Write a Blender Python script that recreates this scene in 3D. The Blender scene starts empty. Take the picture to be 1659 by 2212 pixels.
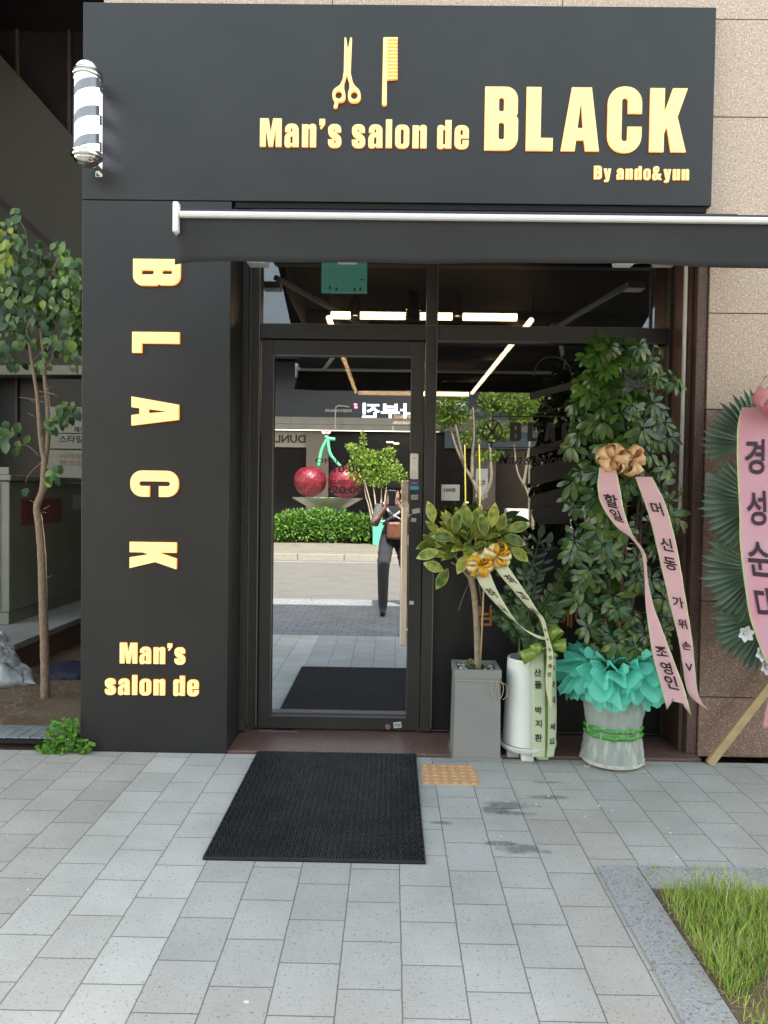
import bpy, bmesh, math, random
from mathutils import Vector, Matrix, noise
R = math.radians; PI = math.pi
random.seed(7)
sc = bpy.context.scene
C = sc.collection
# ------------------------------------------------------------------ camera
F = 1660.0                       # focal length in pixels of a 1659 px wide picture
CAM = Vector((0.0, -4.41, 1.39))
_Y = Vector((17.5, 44.0, -F)).normalized()
_Z = Vector((0.0145, 1.0, 0.0)); _Z.z = (_Z.x*_Y.x + _Z.y*_Y.y)/(-_Y.z); _Z.normalize()
_X = _Y.cross(_Z)
RWC = Matrix((_X, _Y, _Z))       # camera space -> world
cam = bpy.data.cameras.new('camera'); camo = bpy.data.objects.new('camera', cam); C.objects.link(camo)
cam.sensor_fit = 'HORIZONTAL'; cam.sensor_width = 36; cam.lens = 36*F/1659
cam.clip_start = 0.02; cam.clip_end = 500
camo.matrix_world = Matrix.Translation(CAM) @ RWC.to_4x4()
sc.camera = camo
# ------------------------------------------------------------------ sky, sun, exposure
SUN_EL, SUN_AZ = R(52), R(8)     # azimuth measured from +Y (behind the shop) towards +X
w = bpy.data.worlds.new('World'); sc.world = w; w.use_nodes = True
nt = w.node_tree; bg = nt.nodes['Background']
sky = nt.nodes.new('ShaderNodeTexSky'); sky.sky_type = 'NISHITA'; sky.sun_disc = False
sky.sun_elevation = SUN_EL; sky.sun_rotation = SUN_AZ; sky.dust_density = 1.6
tint = nt.nodes.new('ShaderNodeMix'); tint.data_type = 'RGBA'; tint.blend_type = 'MULTIPLY'; tint.inputs[0].default_value = 1
tint.inputs[7].default_value = (1.0, .778, .512, 1)      # hazy late summer sky, less blue than the clear model
nt.links.new(sky.outputs[0], tint.inputs[6]); nt.links.new(tint.outputs[2], bg.inputs[0]); bg.inputs[1].default_value = 0.15
sl = bpy.data.lights.new('sun', 'SUN'); sl.energy = 2.0; sl.angle = R(0.5); sl.color = (1, .95, .87)
so = bpy.data.objects.new('sun', sl); C.objects.link(so)
sd = Vector((math.sin(SUN_AZ)*math.cos(SUN_EL), math.cos(SUN_AZ)*math.cos(SUN_EL), math.sin(SUN_EL)))
so.rotation_euler = sd.to_track_quat('Z', 'Y').to_euler()
sc.view_settings.view_transform = 'Standard'; sc.view_settings.look = 'None'
sc.view_settings.exposure = 3.35; sc.view_settings.gamma = 1
sc.render.engine = 'CYCLES'; sc.cycles.use_denoising = True
sc.cycles.max_bounces = 8; sc.cycles.transparent_max_bounces = 24
sc.cycles.sample_clamp_indirect = 6

# ------------------------------------------------------------------ geometry helpers
def ray(u, v):
    return RWC @ Vector(((u-829.5)/F, -(v-1106)/F, -1))
def P(u, v, Y):
    d = ray(u, v); return CAM + d*((Y-CAM.y)/d.y)
def G(u, v, z=0.0):
    d = ray(u, v); return CAM + d*((z-CAM.z)/d.z)
def MP(u, v, Y):                 # a thing seen in the mirror glass (plane y = 0), standing at depth Y < 0
    p = P(u, v, -Y); return Vector((p.x, Y, p.z))
def lerp(a, b, t): return a+(b-a)*t

class MB:
    def __init__(s): s.v = []; s.f = []; s.m = []
    def add(s, vs, fs, mi=0):
        o = len(s.v); s.v.extend([tuple(p) for p in vs]); s.f.extend([tuple(i+o for i in f) for f in fs]); s.m.extend([mi]*len(fs))
    def box(s, a, b, bev=0.0, mi=0):
        x0, y0, z0 = min(a[0], b[0]), min(a[1], b[1]), min(a[2], b[2]); x1, y1, z1 = max(a[0], b[0]), max(a[1], b[1]), max(a[2], b[2])
        vs = [(x, y, z) for z in (z0, z1) for y in (y0, y1) for x in (x0, x1)]
        fs = [(0, 2, 3, 1), (4, 5, 7, 6), (0, 1, 5, 4), (2, 6, 7, 3), (0, 4, 6, 2), (1, 3, 7, 5)]
        if bev <= 0: s.add(vs, fs, mi); return
        bm = bmesh.new(); bv = [bm.verts.new(p) for p in vs]
        for f in fs: bm.faces.new([bv[i] for i in f])
        bmesh.ops.bevel(bm, geom=bm.edges[:], offset=bev, segments=2, affect='EDGES', profile=.5)
        bm.verts.index_update()
        s.add([p.co for p in bm.verts], [[q.index for q in f.verts] for f in bm.faces], mi); bm.free()
    def tube(s, pts, rad, n=8, mi=0, cap=True):
        pts = [Vector(p) for p in pts]; k = len(pts)
        if not hasattr(rad, '__len__'): rad = [rad]*k
        vs = []; up = None
        for i, p in enumerate(pts):
            t = (pts[min(i+1, k-1)]-pts[max(i-1, 0)])
            t = t.normalized() if t.length > 1e-9 else Vector((0, 0, 1))
            if up is None:
                up = t.orthogonal().normalized()
            up = (up - t*up.dot(t)); up = up.normalized() if up.length > 1e-6 else t.orthogonal().normalized()
            sd_ = t.cross(up)
            for j in range(n):
                a = 2*PI*j/n; vs.append(p + (up*math.cos(a)+sd_*math.sin(a))*rad[i])
        fs = [(i*n+j, i*n+(j+1) % n, (i+1)*n+(j+1) % n, (i+1)*n+j) for i in range(k-1) for j in range(n)]
        if cap: fs += [tuple(range(n-1, -1, -1)), tuple(range((k-1)*n, k*n))]
        s.add(vs, fs, mi)
    def lathe(s, c, prof, n=32, mi=0, wob=None):
        c = Vector(c); vs = []; k = len(prof)
        for i, (r, z) in enumerate(prof):
            for j in range(n):
                a = 2*PI*j/n; rr = r*(1+(wob(a, z) if wob else 0))
                vs.append(c+Vector((rr*math.cos(a), rr*math.sin(a), z)))
        fs = [(i*n+j, i*n+(j+1) % n, (i+1)*n+(j+1) % n, (i+1)*n+j) for i in range(k-1) for j in range(n)]
        s.add(vs, fs, mi)
    def sphere(s, c, r, n=20, m=12, mi=0, disp=None):
        if not hasattr(r, '__len__'): r = (r, r, r)
        vs = []
        for i in range(m+1):
            t = PI*i/m
            for j in range(n):
                a = 2*PI*j/n; d = Vector((math.sin(t)*math.cos(a), math.sin(t)*math.sin(a), math.cos(t)))
                k = 1+(disp(d) if disp else 0)
                vs.append((c[0]+r[0]*d.x*k, c[1]+r[1]*d.y*k, c[2]+r[2]*d.z*k))
        s.add(vs, [(i*n+j, (i+1)*n+j, (i+1)*n+(j+1) % n, i*n+(j+1) % n) for i in range(m) for j in range(n)], mi)
    def prism(s, poly, n, d, mi=0):          # poly: list of 3D points (planar), thickness d along n
        poly = [Vector(p) for p in poly]; n = Vector(n).normalized()*d; k = len(poly)
        vs = poly+[p+n for p in poly]
        s.add(vs, [tuple(range(k)), tuple(range(2*k-1, k-1, -1))]+[(i, i+k, (i+1) % k+k, (i+1) % k) for i in range(k)], mi)
    def build(s, name, mats, parent=None, smooth=False, flip=False):
        me = bpy.data.meshes.new(name); me.from_pydata(s.v, [], s.f)
        if not isinstance(mats, (list, tuple)): mats = [mats]
        for m in mats: me.materials.append(m)
        if len(mats) > 1: me.polygons.foreach_set('material_index', s.m)
        me.update()
        bm = bmesh.new(); bm.from_mesh(me); 
        if not flip: bmesh.ops.recalc_face_normals(bm, faces=bm.faces)
        bm.to_mesh(me); bm.free()
        if smooth: me.polygons.foreach_set('use_smooth', [True]*len(me.polygons))
        o = bpy.data.objects.new(name, me); C.objects.link(o)
        if parent is not None:
            o.parent = parent; o.matrix_parent_inverse = Matrix.Translation(-Vector(parent.location))
        return o
def auto_smooth(o, ang=40):
    me = o.data; me.polygons.foreach_set('use_smooth', [True]*len(me.polygons))
    bm = bmesh.new(); bm.from_mesh(me)
    for e in bm.edges:
        if len(e.link_faces) == 2 and e.calc_face_angle(0) > R(ang): e.smooth = False
    bm.to_mesh(me); bm.free(); return o
def tag(o, label, cat, group=None):
    o['label'] = label; o['category'] = cat
    if group: o['group'] = group
    return o
def thing(name, label, cat, loc=(0, 0, 0), group=None):
    o = bpy.data.objects.new(name, None); o.empty_display_size = .1; C.objects.link(o); o.location = loc
    return tag(o, label, cat, group)
def struct(o): o['kind'] = 'structure'; return o

# ------------------------------------------------------------------ materials
MATS = {}
def mat(name, col, rough=.6, metal=0, var=0, vscale=20, bump=0, bscale=200, spec=.5, col2=None, speck=None, island=0, transl=0, emit=None, estr=0, coat=0):
    if name in MATS: return MATS[name]
    m = bpy.data.materials.new(name); m.use_nodes = True; MATS[name] = m
    t = m.node_tree; N = t.nodes; L = t.links; b = N['Principled BSDF']
    b.inputs['Roughness'].default_value = rough; b.inputs['Metallic'].default_value = metal
    b.inputs['Specular IOR Level'].default_value = spec; b.inputs['Coat Weight'].default_value = coat
    b.inputs['Base Color'].default_value = (*col, 1)
    tc = N.new('ShaderNodeTexCoord'); src = None
    if var or col2:
        nz = N.new('ShaderNodeTexNoise'); nz.inputs['Scale'].default_value = vscale; nz.inputs['Detail'].default_value = 5
        L.new(tc.outputs['Object'], nz.inputs['Vector'])
        mr = N.new('ShaderNodeMapRange'); mr.inputs[1].default_value = .3; mr.inputs[2].default_value = .7
        L.new(nz.outputs[0], mr.inputs[0])
        mx = N.new('ShaderNodeMix'); mx.data_type = 'RGBA'
        c2 = col2 if col2 else tuple(min(1, c*(1+var)) for c in col); c1 = col if col2 else tuple(c*(1-var) for c in col)
        mx.inputs[6].default_value = (*c1, 1); mx.inputs[7].default_value = (*c2, 1)
        L.new(mr.outputs[0], mx.inputs[0]); src = mx.outputs[2]
    if island:
        g = N.new('ShaderNodeNewGeometry'); mr = N.new('ShaderNodeMapRange'); L.new(g.outputs['Random Per Island'], mr.inputs[0])
        mr.inputs[3].default_value = 1-island; mr.inputs[4].default_value = 1+island
        hs = N.new('ShaderNodeHueSaturation'); L.new(mr.outputs[0], hs.inputs['Value'])
        m2 = N.new('ShaderNodeMapRange'); L.new(g.outputs['Random Per Island'], m2.inputs[0]); m2.inputs[3].default_value = .5+.035*min(1, island*2); m2.inputs[4].default_value = .5-.035*min(1, island*2)
        L.new(m2.outputs[0], hs.inputs['Hue'])
        if src: L.new(src, hs.inputs['Color'])
        else: hs.inputs['Color'].default_value = (*col, 1)
        src = hs.outputs[0]
    if speck:                                # [(colour, scale, threshold), ...]
        for (c, s_, th) in speck:
            nz = N.new('ShaderNodeTexNoise'); nz.inputs['Scale'].default_value = s_; nz.inputs['Detail'].default_value = 2
            mp = N.new('ShaderNodeMapping'); mp.inputs['Location'].default_value = (c[0]*7, c[1]*11, s_*.01); L.new(tc.outputs['Object'], mp.inputs[0])
            L.new(mp.outputs[0], nz.inputs['Vector'])
            mr = N.new('ShaderNodeMapRange'); mr.inputs[1].default_value = th; mr.inputs[2].default_value = th+.06
            L.new(nz.outputs[0], mr.inputs[0])
            mx = N.new('ShaderNodeMix'); mx.data_type = 'RGBA'; L.new(mr.outputs[0], mx.inputs[0])
            if src: L.new(src, mx.inputs[6])
            else: mx.inputs[6].default_value = (*col, 1)
            mx.inputs[7].default_value = (*c, 1); src = mx.outputs[2]
    if src: L.new(src, b.inputs['Base Color'])
    if bump:
        nz = N.new('ShaderNodeTexNoise'); nz.inputs['Scale'].default_value = bscale; nz.inputs['Detail'].default_value = 4
        L.new(tc.outputs['Object'], nz.inputs['Vector'])
        bp = N.new('ShaderNodeBump'); bp.inputs['Strength'].default_value = bump; bp.inputs['Distance'].default_value = .01
        L.new(nz.outputs[0], bp.inputs['Height']); L.new(bp.outputs[0], b.inputs['Normal'])
    if emit: b.inputs['Emission Color'].default_value = (*emit, 1); b.inputs['Emission Strength'].default_value = estr
    if transl:
        tr = N.new('ShaderNodeBsdfTranslucent'); ms = N.new('ShaderNodeMixShader'); ms.inputs[0].default_value = transl
        if src: L.new(src, tr.inputs[0])
        else: tr.inputs[0].default_value = (*col, 1)
        L.new(b.outputs[0], ms.inputs[1]); L.new(tr.outputs[0], ms.inputs[2]); L.new(ms.outputs[0], N['Material Output'].inputs[0])
    return m
def glass(name, refl, tint=(.6, .62, .64), rtint=(.95, .97, 1)):
    if name in MATS: return MATS[name]
    m = bpy.data.materials.new(name); m.use_nodes = True; MATS[name] = m
    t = m.node_tree; N = t.nodes; L = t.links; N.remove(N['Principled BSDF'])
    tr = N.new('ShaderNodeBsdfTransparent'); tr.inputs[0].default_value = (*tint, 1)
    gl = N.new('ShaderNodeBsdfGlossy'); gl.inputs['Roughness'].default_value = 0; gl.inputs[0].default_value = (*rtint, 1)
    ms = N.new('ShaderNodeMixShader'); ms.inputs[0].default_value = refl
    L.new(tr.outputs[0], ms.inputs[1]); L.new(gl.outputs[0], ms.inputs[2]); L.new(ms.outputs[0], N['Material Output'].inputs[0])
    return m
def film(name, col, alpha, rough=.4, spec=.5, transl=.3):
    if name in MATS: return MATS[name]
    m = mat(name, col, rough, spec=spec, transl=transl); t = m.node_tree; N = t.nodes; L = t.links
    out = N['Material Output']; s = out.inputs[0].links[0].from_socket
    tr = N.new('ShaderNodeBsdfTransparent'); ms = N.new('ShaderNodeMixShader'); ms.inputs[0].default_value = alpha
    L.new(tr.outputs[0], ms.inputs[1]); L.new(s, ms.inputs[2]); L.new(ms.outputs[0], out.inputs[0]); return m

BLK = mat('black_cladding', (.0165, .0150, .0148), .40, var=.22, vscale=2.2, bump=.10, bscale=260, spec=.56)
FRM = mat('dark_anodised_frame', (.040, .036, .034), .42, var=.08, vscale=8, spec=.5)
FRM2 = mat('frame_edge_trim', (.20, .18, .16), .35, metal=.6)
PANEL = mat('black_panel', (.012, .011, .012), .45, var=.1, vscale=5)
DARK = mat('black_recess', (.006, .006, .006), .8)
BROWN_GR = mat('brown_granite', (.155, .085, .068), .42, col2=(.11, .06, .05), vscale=90, speck=[((.30, .20, .17), 260, .58), ((.04, .02, .02), 230, .6)], bump=.05, bscale=120)
THRESH = mat('red_granite', (.20, .115, .098), .38, col2=(.15, .088, .074), vscale=80, speck=[((.34, .2, .18), 120, .60), ((.07, .025, .02), 130, .6)])
WHITE = mat('white_enamel', (.78, .78, .76), .35)
CHROME = mat('chrome', (.85, .85, .82), .08, metal=1)
LIT = mat('warm_lit_acrylic', (.35, .30, .17), .5, emit=(1, .74, .27), estr=.105)
LITS = mat('warm_lit_edge', (.9, .5, .2), .5, emit=(1, .30, .05), estr=.14)
LAMP = mat('lamp_strip', (1, .8, .5), .5, emit=(1, .68, .36), estr=2.2)
SPOT = mat('spot_face', (1, .8, .5), .5, emit=(1, .75, .45), estr=2)
BLACKP = mat('black_painted_metal', (.01, .01, .01), .5)
INK = mat('black_ink', (.012, .010, .012), .6)

# ------------------------------------------------------------------ lettering
def fillet(pts, seg=6):
    out = []; n = len(pts)
    for i, p in enumerate(pts):
        r = p[2] if len(p) > 2 else 0
        b = Vector(p[:2]); a = Vector(pts[i-1][:2]); c = Vector(pts[(i+1) % n][:2])
        if r <= 0: out.append(b); continue
        d1 = (a-b); d2 = (c-b); l1, l2 = d1.length, d2.length
        if l1 < 1e-6 or l2 < 1e-6: out.append(b); continue
        r = min(r, l1*.5 if pts[i-1][2:] else l1*.98, l2*.5 if pts[(i+1) % n][2:] else l2*.98)
        s = b+d1/l1*r; e = b+d2/l2*r
        for k in range(seg+1):
            t = k/seg; q = (s*(1-t)**2+b*2*t*(1-t)+e*t*t)*.55 + 0*b
            # rounder than a plain quadratic
            c3 = s.lerp(b, .56); c4 = e.lerp(b, .56)
            q = s*(1-t)**3+c3*3*t*(1-t)**2+c4*3*t*t*(1-t)+e*t**3
            out.append(q)
    return out
def rect(x0, y0, x1, y1, r=0): return [(x0, y0, r), (x1, y0, r), (x1, y1, r), (x0, y1, r)]
GLY = {
 'B': (.56, [[(0, 0), (.56, 0, .2), (.56, .53, .16), (.51, .54), (.55, .55, .15), (.55, 1, .2), (0, 1)], rect(.235, .17, .33, .44, .04), rect(.235, .61, .32, .83, .04)]),
 'L': (.45, [[(0, 0), (.45, 0), (.45, .2), (.245, .2), (.245, 1), (0, 1)]]),
 'A': (.64, [[(0, 0), (.235, 0), (.255, .17), (.385, .17), (.41, 0), (.64, 0), (.50, 1), (.17, 1)], [(.275, .36), (.365, .36), (.325, .78)]]),
 'C': (.57, [[(.57, .39), (.57, -.02, .26), (0, -.02, .26), (0, 1.02, .26), (.57, 1.02, .26), (.57, .60), (.335, .60), (.335, .84, .05), (.235, .84, .05), (.235, .16, .05), (.335, .16, .05), (.335, .39)]]),
 'K': (.62, [[(0, 0), (.24, 0), (.24, .28), (.285, .40), (.36, 0), (.61, 0), (.46, .55), (.62, 1), (.375, 1), (.24, .62), (.24, 1), (0, 1)]]),
 'M': (.76, [[(0, 0), (.205, 0), (.205, .66), (.305, 0), (.455, 0), (.555, .66), (.555, 0), (.76, 0), (.76, 1), (.46, 1), (.38, .5), (.30, 1), (0, 1)]]),
 'a': (.50, [[(.50, 0), (.275, 0), (.275, .07), (.2, -.02, .06), (0, -.02, .15), (0, .45, .14), (.275, .54), (.275, .66, .03), (.215, .66, .03), (.215, .53), (.015, .53), (.015, .82, .2), (.49, .82, .2)], rect(.20, .12, .285, .38, .03)]),
 'n': (.50, [[(0, 0), (.22, 0), (.22, .66, .03), (.28, .66, .03), (.28, 0), (.50, 0), (.50, .82, .13), (.28, .82, .09), (.22, .73), (.22, .80), (0, .80)]]),
 "'": (.2, [[(0, 1), (.2, 1), (.2, .82, .05), (.07, .64), (.02, .68), (.09, .78), (0, .78)]]),
 's': (.47, [[(.46, .53), (.25, .53), (.25, .64, .03), (.20, .64, .03), (.20, .57), (.47, .36, .1), (.47, -.02, .19), (0, -.02, .19), (0, .27), (.215, .27), (.215, .14, .03), (.27, .14, .03), (.27, .23), (0, .44, .12), (0, .82, .19), (.46, .82, .19)]]),
 'l': (.22, [[(0, 0), (.22, 0), (.22, 1), (0, 1)]]),
 'o': (.50, [rect(0, -.02, .50, .82, .2), rect(.20, .13, .30, .67, .045)]),
 'd': (.50, [[(.50, 0), (.28, 0), (.28, .07), (.2, -.02, .06), (0, -.02, .15), (0, .82, .15), (.2, .82, .06), (.28, .74), (.28, 1), (.50, 1)], rect(.205, .13, .285, .67, .03)]),
 'e': (.50, [[(.50, .29), (.28, .29), (.28, .13, .03), (.22, .13, .03), (.22, .36), (.50, .36), (.50, .82, .2), (0, .82, .2), (0, -.02, .2), (.50, -.02, .2)], rect(.205, .47, .29, .67, .03)]),
 'y': (.52, [[(0, .8), (.225, .8), (.275, .32), (.315, .8), (.52, .8), (.40, .02), (.36, -.2, .12), (.05, -.2), (.05, -.04), (.15, -.04), (.165, .06)]]),
 'u': (.50, [[(0, .8), (0, -.02, .13), (.22, -.02, .09), (.28, .07), (.28, 0), (.50, 0), (.50, .8), (.28, .8), (.28, .14, .03), (.22, .14, .03), (.22, .8)]]),
 '&': (.66, [[(.66, 0), (.43, 0), (.385, .07), (.30, -.02, .08), (0, -.02, .17), (0, .45, .14), (.10, .52), (.05, .62, .05), (.05, 1.01, .17), (.47, 1.01, .17), (.47, .64, .1), (.33, .50), (.41, .36), (.44, .47), (.64, .43), (.54, .2)], [(.2, .14), (.27, .14), (.24, .34), (.18, .30)], rect(.22, .68, .29, .87, .03)]),
}
def shape_mesh(name, loops, extrude, mats, seg=6):
    """filled 2D outlines with holes -> extruded mesh in the local XY plane, front towards +Z"""
    cu = bpy.data.curves.new(name, 'CURVE'); cu.dimensions = '2D'; cu.fill_mode = 'BOTH'; cu.extrude = extrude/2
    for lp in loops:
        pts = fillet(lp, seg); sp = cu.splines.new('POLY'); sp.points.add(len(pts)-1)
        for q, p in zip(sp.points, pts): q.co = (p.x, p.y, 0, 1)
        sp.use_cyclic_u = True
    o = bpy.data.objects.new(name, cu); C.objects.link(o)
    dg = bpy.context.evaluated_depsgraph_get(); me = bpy.data.meshes.new_from_object(o.evaluated_get(dg))
    bpy.data.objects.remove(o); me.name = name; me.materials.clear()
    for m in mats: me.materials.append(m)
    if len(mats) > 1:
        for p in me.polygons: p.material_index = 0 if abs(p.normal.z) > .5 else 1
    return me
def link_mesh(name, me, parent, M):
    o = bpy.data.objects.new(name, me); C.objects.link(o)
    me.transform(M)
    if parent is not None:
        o.parent = parent; o.matrix_parent_inverse = Matrix.Translation(-Vector(parent.location))
    return o
FRONT = Matrix(((1, 0, 0, 0), (0, 0, -1, 0), (0, 1, 0, 0), (0, 0, 0, 1)))   # local XY -> world XZ facing -Y
def bold_line(s, origin, height, width, parent, Y, gap=.075, extrude=.011, mats=None):
    mats = mats or [LIT, LITS]; tot = 0; xs = []
    for ch in s:
        xs.append(tot); tot += (.26 if ch == ' ' else GLY[ch][0]+gap)
    sx = width/(tot-gap)
    for ch, x in zip(s, xs):
        if ch == ' ': continue
        me = shape_mesh('letter', GLY[ch][1], extrude, mats)
        link_mesh('letter', me, parent, Matrix.Translation((origin.x+x*sx, Y-extrude/2, origin.z)) @ FRONT @ Matrix.Diagonal((sx, height, 1, 1)))
def text_mesh(name, body, size=1, extrude=0.0, offset=0.0, mats=None, align='LEFT', shear=0, space=1):
    cu = bpy.data.curves.new(name, 'FONT'); cu.body = body; cu.size = size; cu.extrude = extrude; cu.offset = offset
    cu.align_x = align; cu.shear = shear; cu.space_character = space; cu.resolution_u = 3
    o = bpy.data.objects.new(name, cu); C.objects.link(o)
    dg = bpy.context.evaluated_depsgraph_get(); me = bpy.data.meshes.new_from_object(o.evaluated_get(dg))
    bpy.data.objects.remove(o); me.name = name; me.materials.clear()
    for m in (mats or [INK]): me.materials.append(m)
    return me
def fit_text(me, x0, z0, x1, z1, Y, name, parent, flip=False):
    """scale a text mesh into the rectangle x0..x1 by z0..z1 in the plane Y; flip: it faces +Y"""
    xs = [v.co.x for v in me.vertices]; ys = [v.co.y for v in me.vertices]
    a, b, c, d = min(xs), max(xs), min(ys), max(ys)
    S = Matrix.Diagonal(((x1-x0)/(b-a), (z1-z0)/(d-c), 1, 1)) @ Matrix.Translation((-a, -c, 0))
    if flip: M = Matrix.Translation((x1, Y, z0)) @ Matrix(((-1, 0, 0, 0), (0, 0, 1, 0), (0, 1, 0, 0), (0, 0, 0, 1)))
    else: M = Matrix.Translation((x0, Y, z0)) @ FRONT
    return link_mesh(name, me, parent, M @ S)

# ------------------------------------------------------------------ foliage helpers
def add_leaf(mb, base, d, nrm, L, W, curl=.3, mi=0, margin=None, fold=.25, peak=.45, seg=4, ex=1.6):
    d = Vector(d).normalized(); side = d.cross(Vector(nrm))
    side = side.normalized() if side.length > 1e-4 else d.orthogonal().normalized()
    n = side.cross(d).normalized(); base = Vector(base)
    rows = []
    for i in range(seg+1):
        t = i/seg
        wd = W*.5*(math.sin(PI*min(1, t/peak*.5)) if t < peak else math.cos(PI*.5*((t-peak)/(1-peak))**ex))
        wd = max(wd, .0)
        c = base + d*(L*t*(1-.15*curl*t)) - n*(curl*L*t*t*.5)
        rows.append((c, wd))
    vs = []; fs = []; ms = []
    if margin is None:
        for c, wd in rows: vs += [c-side*wd+n*wd*fold, c, c+side*wd+n*wd*fold]
        for i in range(seg):
            a = i*3; fs += [(a, a+1, a+4, a+3), (a+1, a+2, a+5, a+4)]
        mb.add(vs, fs, mi)
    else:
        for c, wd in rows:
            for q in (-1, -.86, 0, .86, 1): vs.append(c+side*wd*q+n*wd*abs(q)*fold)
        o = len(mb.v); mb.v.extend([tuple(p) for p in vs])
        for i in range(seg):
            for j in range(4):
                a = i*5+j; mb.f.append((o+a, o+a+1, o+a+6, o+a+5)); mb.m.append(margin if j in (0, 3) or i == seg-1 else mi)
def rnd_dir(up=0.0):
    while True:
        v = Vector((random.uniform(-1, 1), random.uniform(-1, 1), random.uniform(-1, 1)))
        if .05 < v.length < 1:
            v.normalize(); v.z += up; return v.normalized()
def leaf_cloud(mb, c, rad, n, L, W, mi=0, shell=.45, up=.1, curl=.35, seg=3, jitter=.3):
    c = Vector(c)
    for _ in range(n):
        d = rnd_dir(); r = random.uniform(shell, 1)**.7
        p = c+Vector((d.x*rad[0]*r, d.y*rad[1]*r, d.z*rad[2]*r))
        dd = (d+rnd_dir()*.9+Vector((0, 0, up))).normalized(); l = L*random.uniform(1-jitter, 1+jitter)
        add_leaf(mb, p, dd, rnd_dir(.9), l, W*l/L, curl, mi, seg=seg)
# ================================================================== SETTING
def paver_mat(name, bw, rh, c1, c2, mortar, msize, band=None, swap=True, off=(0, 0), speckle=True, stains=False):
    m = bpy.data.materials.new(name); m.use_nodes = True; t = m.node_tree; N = t.nodes; L = t.links; b = N['Principled BSDF']
    tc = N.new('ShaderNodeTexCoord'); sp = N.new('ShaderNodeSeparateXYZ'); L.new(tc.outputs['Object'], sp.inputs[0])
    cb = N.new('ShaderNodeCombineXYZ')
    ax = N.new('ShaderNodeMath'); ax.operation = 'ADD'; ax.inputs[1].default_value = off[0]; L.new(sp.outputs[0], ax.inputs[0])
    ay = N.new('ShaderNodeMath'); ay.operation = 'ADD'; ay.inputs[1].default_value = off[1]; L.new(sp.outputs[1], ay.inputs[0])
    L.new(ay.outputs[0], cb.inputs[0 if swap else 1]); L.new(ax.outputs[0], cb.inputs[1 if swap else 0])
    # wobble the joints a little
    nz = N.new('ShaderNodeTexNoise'); nz.inputs['Scale'].default_value = 14; L.new(tc.outputs['Object'], nz.inputs['Vector'])
    vm = N.new('ShaderNodeVectorMath'); vm.operation = 'SCALE'; vm.inputs['Scale'].default_value = .004; L.new(nz.outputs['Color'], vm.inputs[0])
    va = N.new('ShaderNodeVectorMath'); va.operation = 'ADD'; L.new(cb.outputs[0], va.inputs[0]); L.new(vm.outputs[0], va.inputs[1])
    br = N.new('ShaderNodeTexBrick'); br.offset = .5; br.offset_frequency = 2; br.squash = 1
    L.new(va.outputs[0], br.inputs['Vector']); br.inputs['Scale'].default_value = 1
    br.inputs['Brick Width'].default_value = bw; br.inputs['Row Height'].default_value = rh
    br.inputs['Mortar Size'].default_value = msize; br.inputs['Mortar Smooth'].default_value = .25; br.inputs['Bias'].default_value = 0
    br.inputs['Color1'].default_value = (*c1, 1); br.inputs['Color2'].default_value = (*c2, 1); br.inputs['Mortar'].default_value = (*mortar, 1)
    col = br.outputs['Color']
    def mul(colsock, facsock, color):
        mx = N.new('ShaderNodeMix'); mx.data_type = 'RGBA'; mx.blend_type = 'MULTIPLY'; L.new(facsock, mx.inputs[0]); L.new(colsock, mx.inputs[6]); mx.inputs[7].default_value = (*color, 1); return mx.outputs[2]
    def mr(sock, a, c, d=0, e=1):
        q = N.new('ShaderNodeMapRange'); L.new(sock, q.inputs[0]); q.inputs[1].default_value = a; q.inputs[2].default_value = c; q.inputs[3].default_value = d; q.inputs[4].default_value = e; return q.outputs[0]
    def mth(op, a, b_):
        q = N.new('ShaderNodeMath'); q.operation = op
        for i, s in enumerate((a, b_)):
            if hasattr(s, 'links'): L.new(s, q.inputs[i])
            else: q.inputs[i].default_value = s
        return q.outputs[0]
    if band:
        for (x0, x1, c) in band:
            f = mth('MULTIPLY', mth('GREATER_THAN', sp.outputs[0], x0), mth('LESS_THAN', sp.outputs[0], x1))
            col = mul(col, f, c)
    n1 = N.new('ShaderNodeTexNoise'); n1.inputs['Scale'].default_value = 2.2; n1.inputs['Detail'].default_value = 7; n1.inputs['Roughness'].default_value = .6; L.new(tc.outputs['Object'], n1.inputs['Vector'])
    col = mul(col, mr(n1.outputs[0], .35, .75), (.76, .745, .715))
    if speckle:
        for s_, th, c in ((95, .64, (.52, .52, .52)), (170, .62, (.66, .66, .65)), (130, .66, (1.25, 1.25, 1.25))):
            n2 = N.new('ShaderNodeTexNoise'); n2.inputs['Scale'].default_value = s_; n2.inputs['Detail'].default_value = 2; L.new(tc.outputs['Object'], n2.inputs['Vector'])
            col = mul(col, mr(n2.outputs[0], th, th+.05), c)
    if stains:
        # scuffed dark marks beside the mat: (x, y, rx, ry)
        n3 = N.new('ShaderNodeTexNoise'); n3.inputs['Scale'].default_value = 9; n3.inputs['Detail'].default_value = 6; n3.inputs['Roughness'].default_value = .7; L.new(tc.outputs['Object'], n3.inputs['Vector'])
        for (x, y, rx, ry) in stains:
            dx = mth('DIVIDE', mth('SUBTRACT', sp.outputs[0], x), rx); dy = mth('DIVIDE', mth('SUBTRACT', sp.outputs[1], y), ry)
            rr = mth('ADD', mth('MULTIPLY', dx, dx), mth('MULTIPLY', dy, dy))
            q = mth('ADD', rr, mr(n3.outputs[0], .3, .7, -1.1, 1.1))
            col = mul(col, mr(q, 1.0, .1), (.50, .51, .52))
    L.new(col, b.inputs['Base Color']); b.inputs['Roughness'].default_value = .75; b.inputs['Specular IOR Level'].default_value = .35
    bp = N.new('ShaderNodeBump'); bp.inputs['Strength'].default_value = .5; bp.inputs['Distance'].default_value = .004
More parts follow.
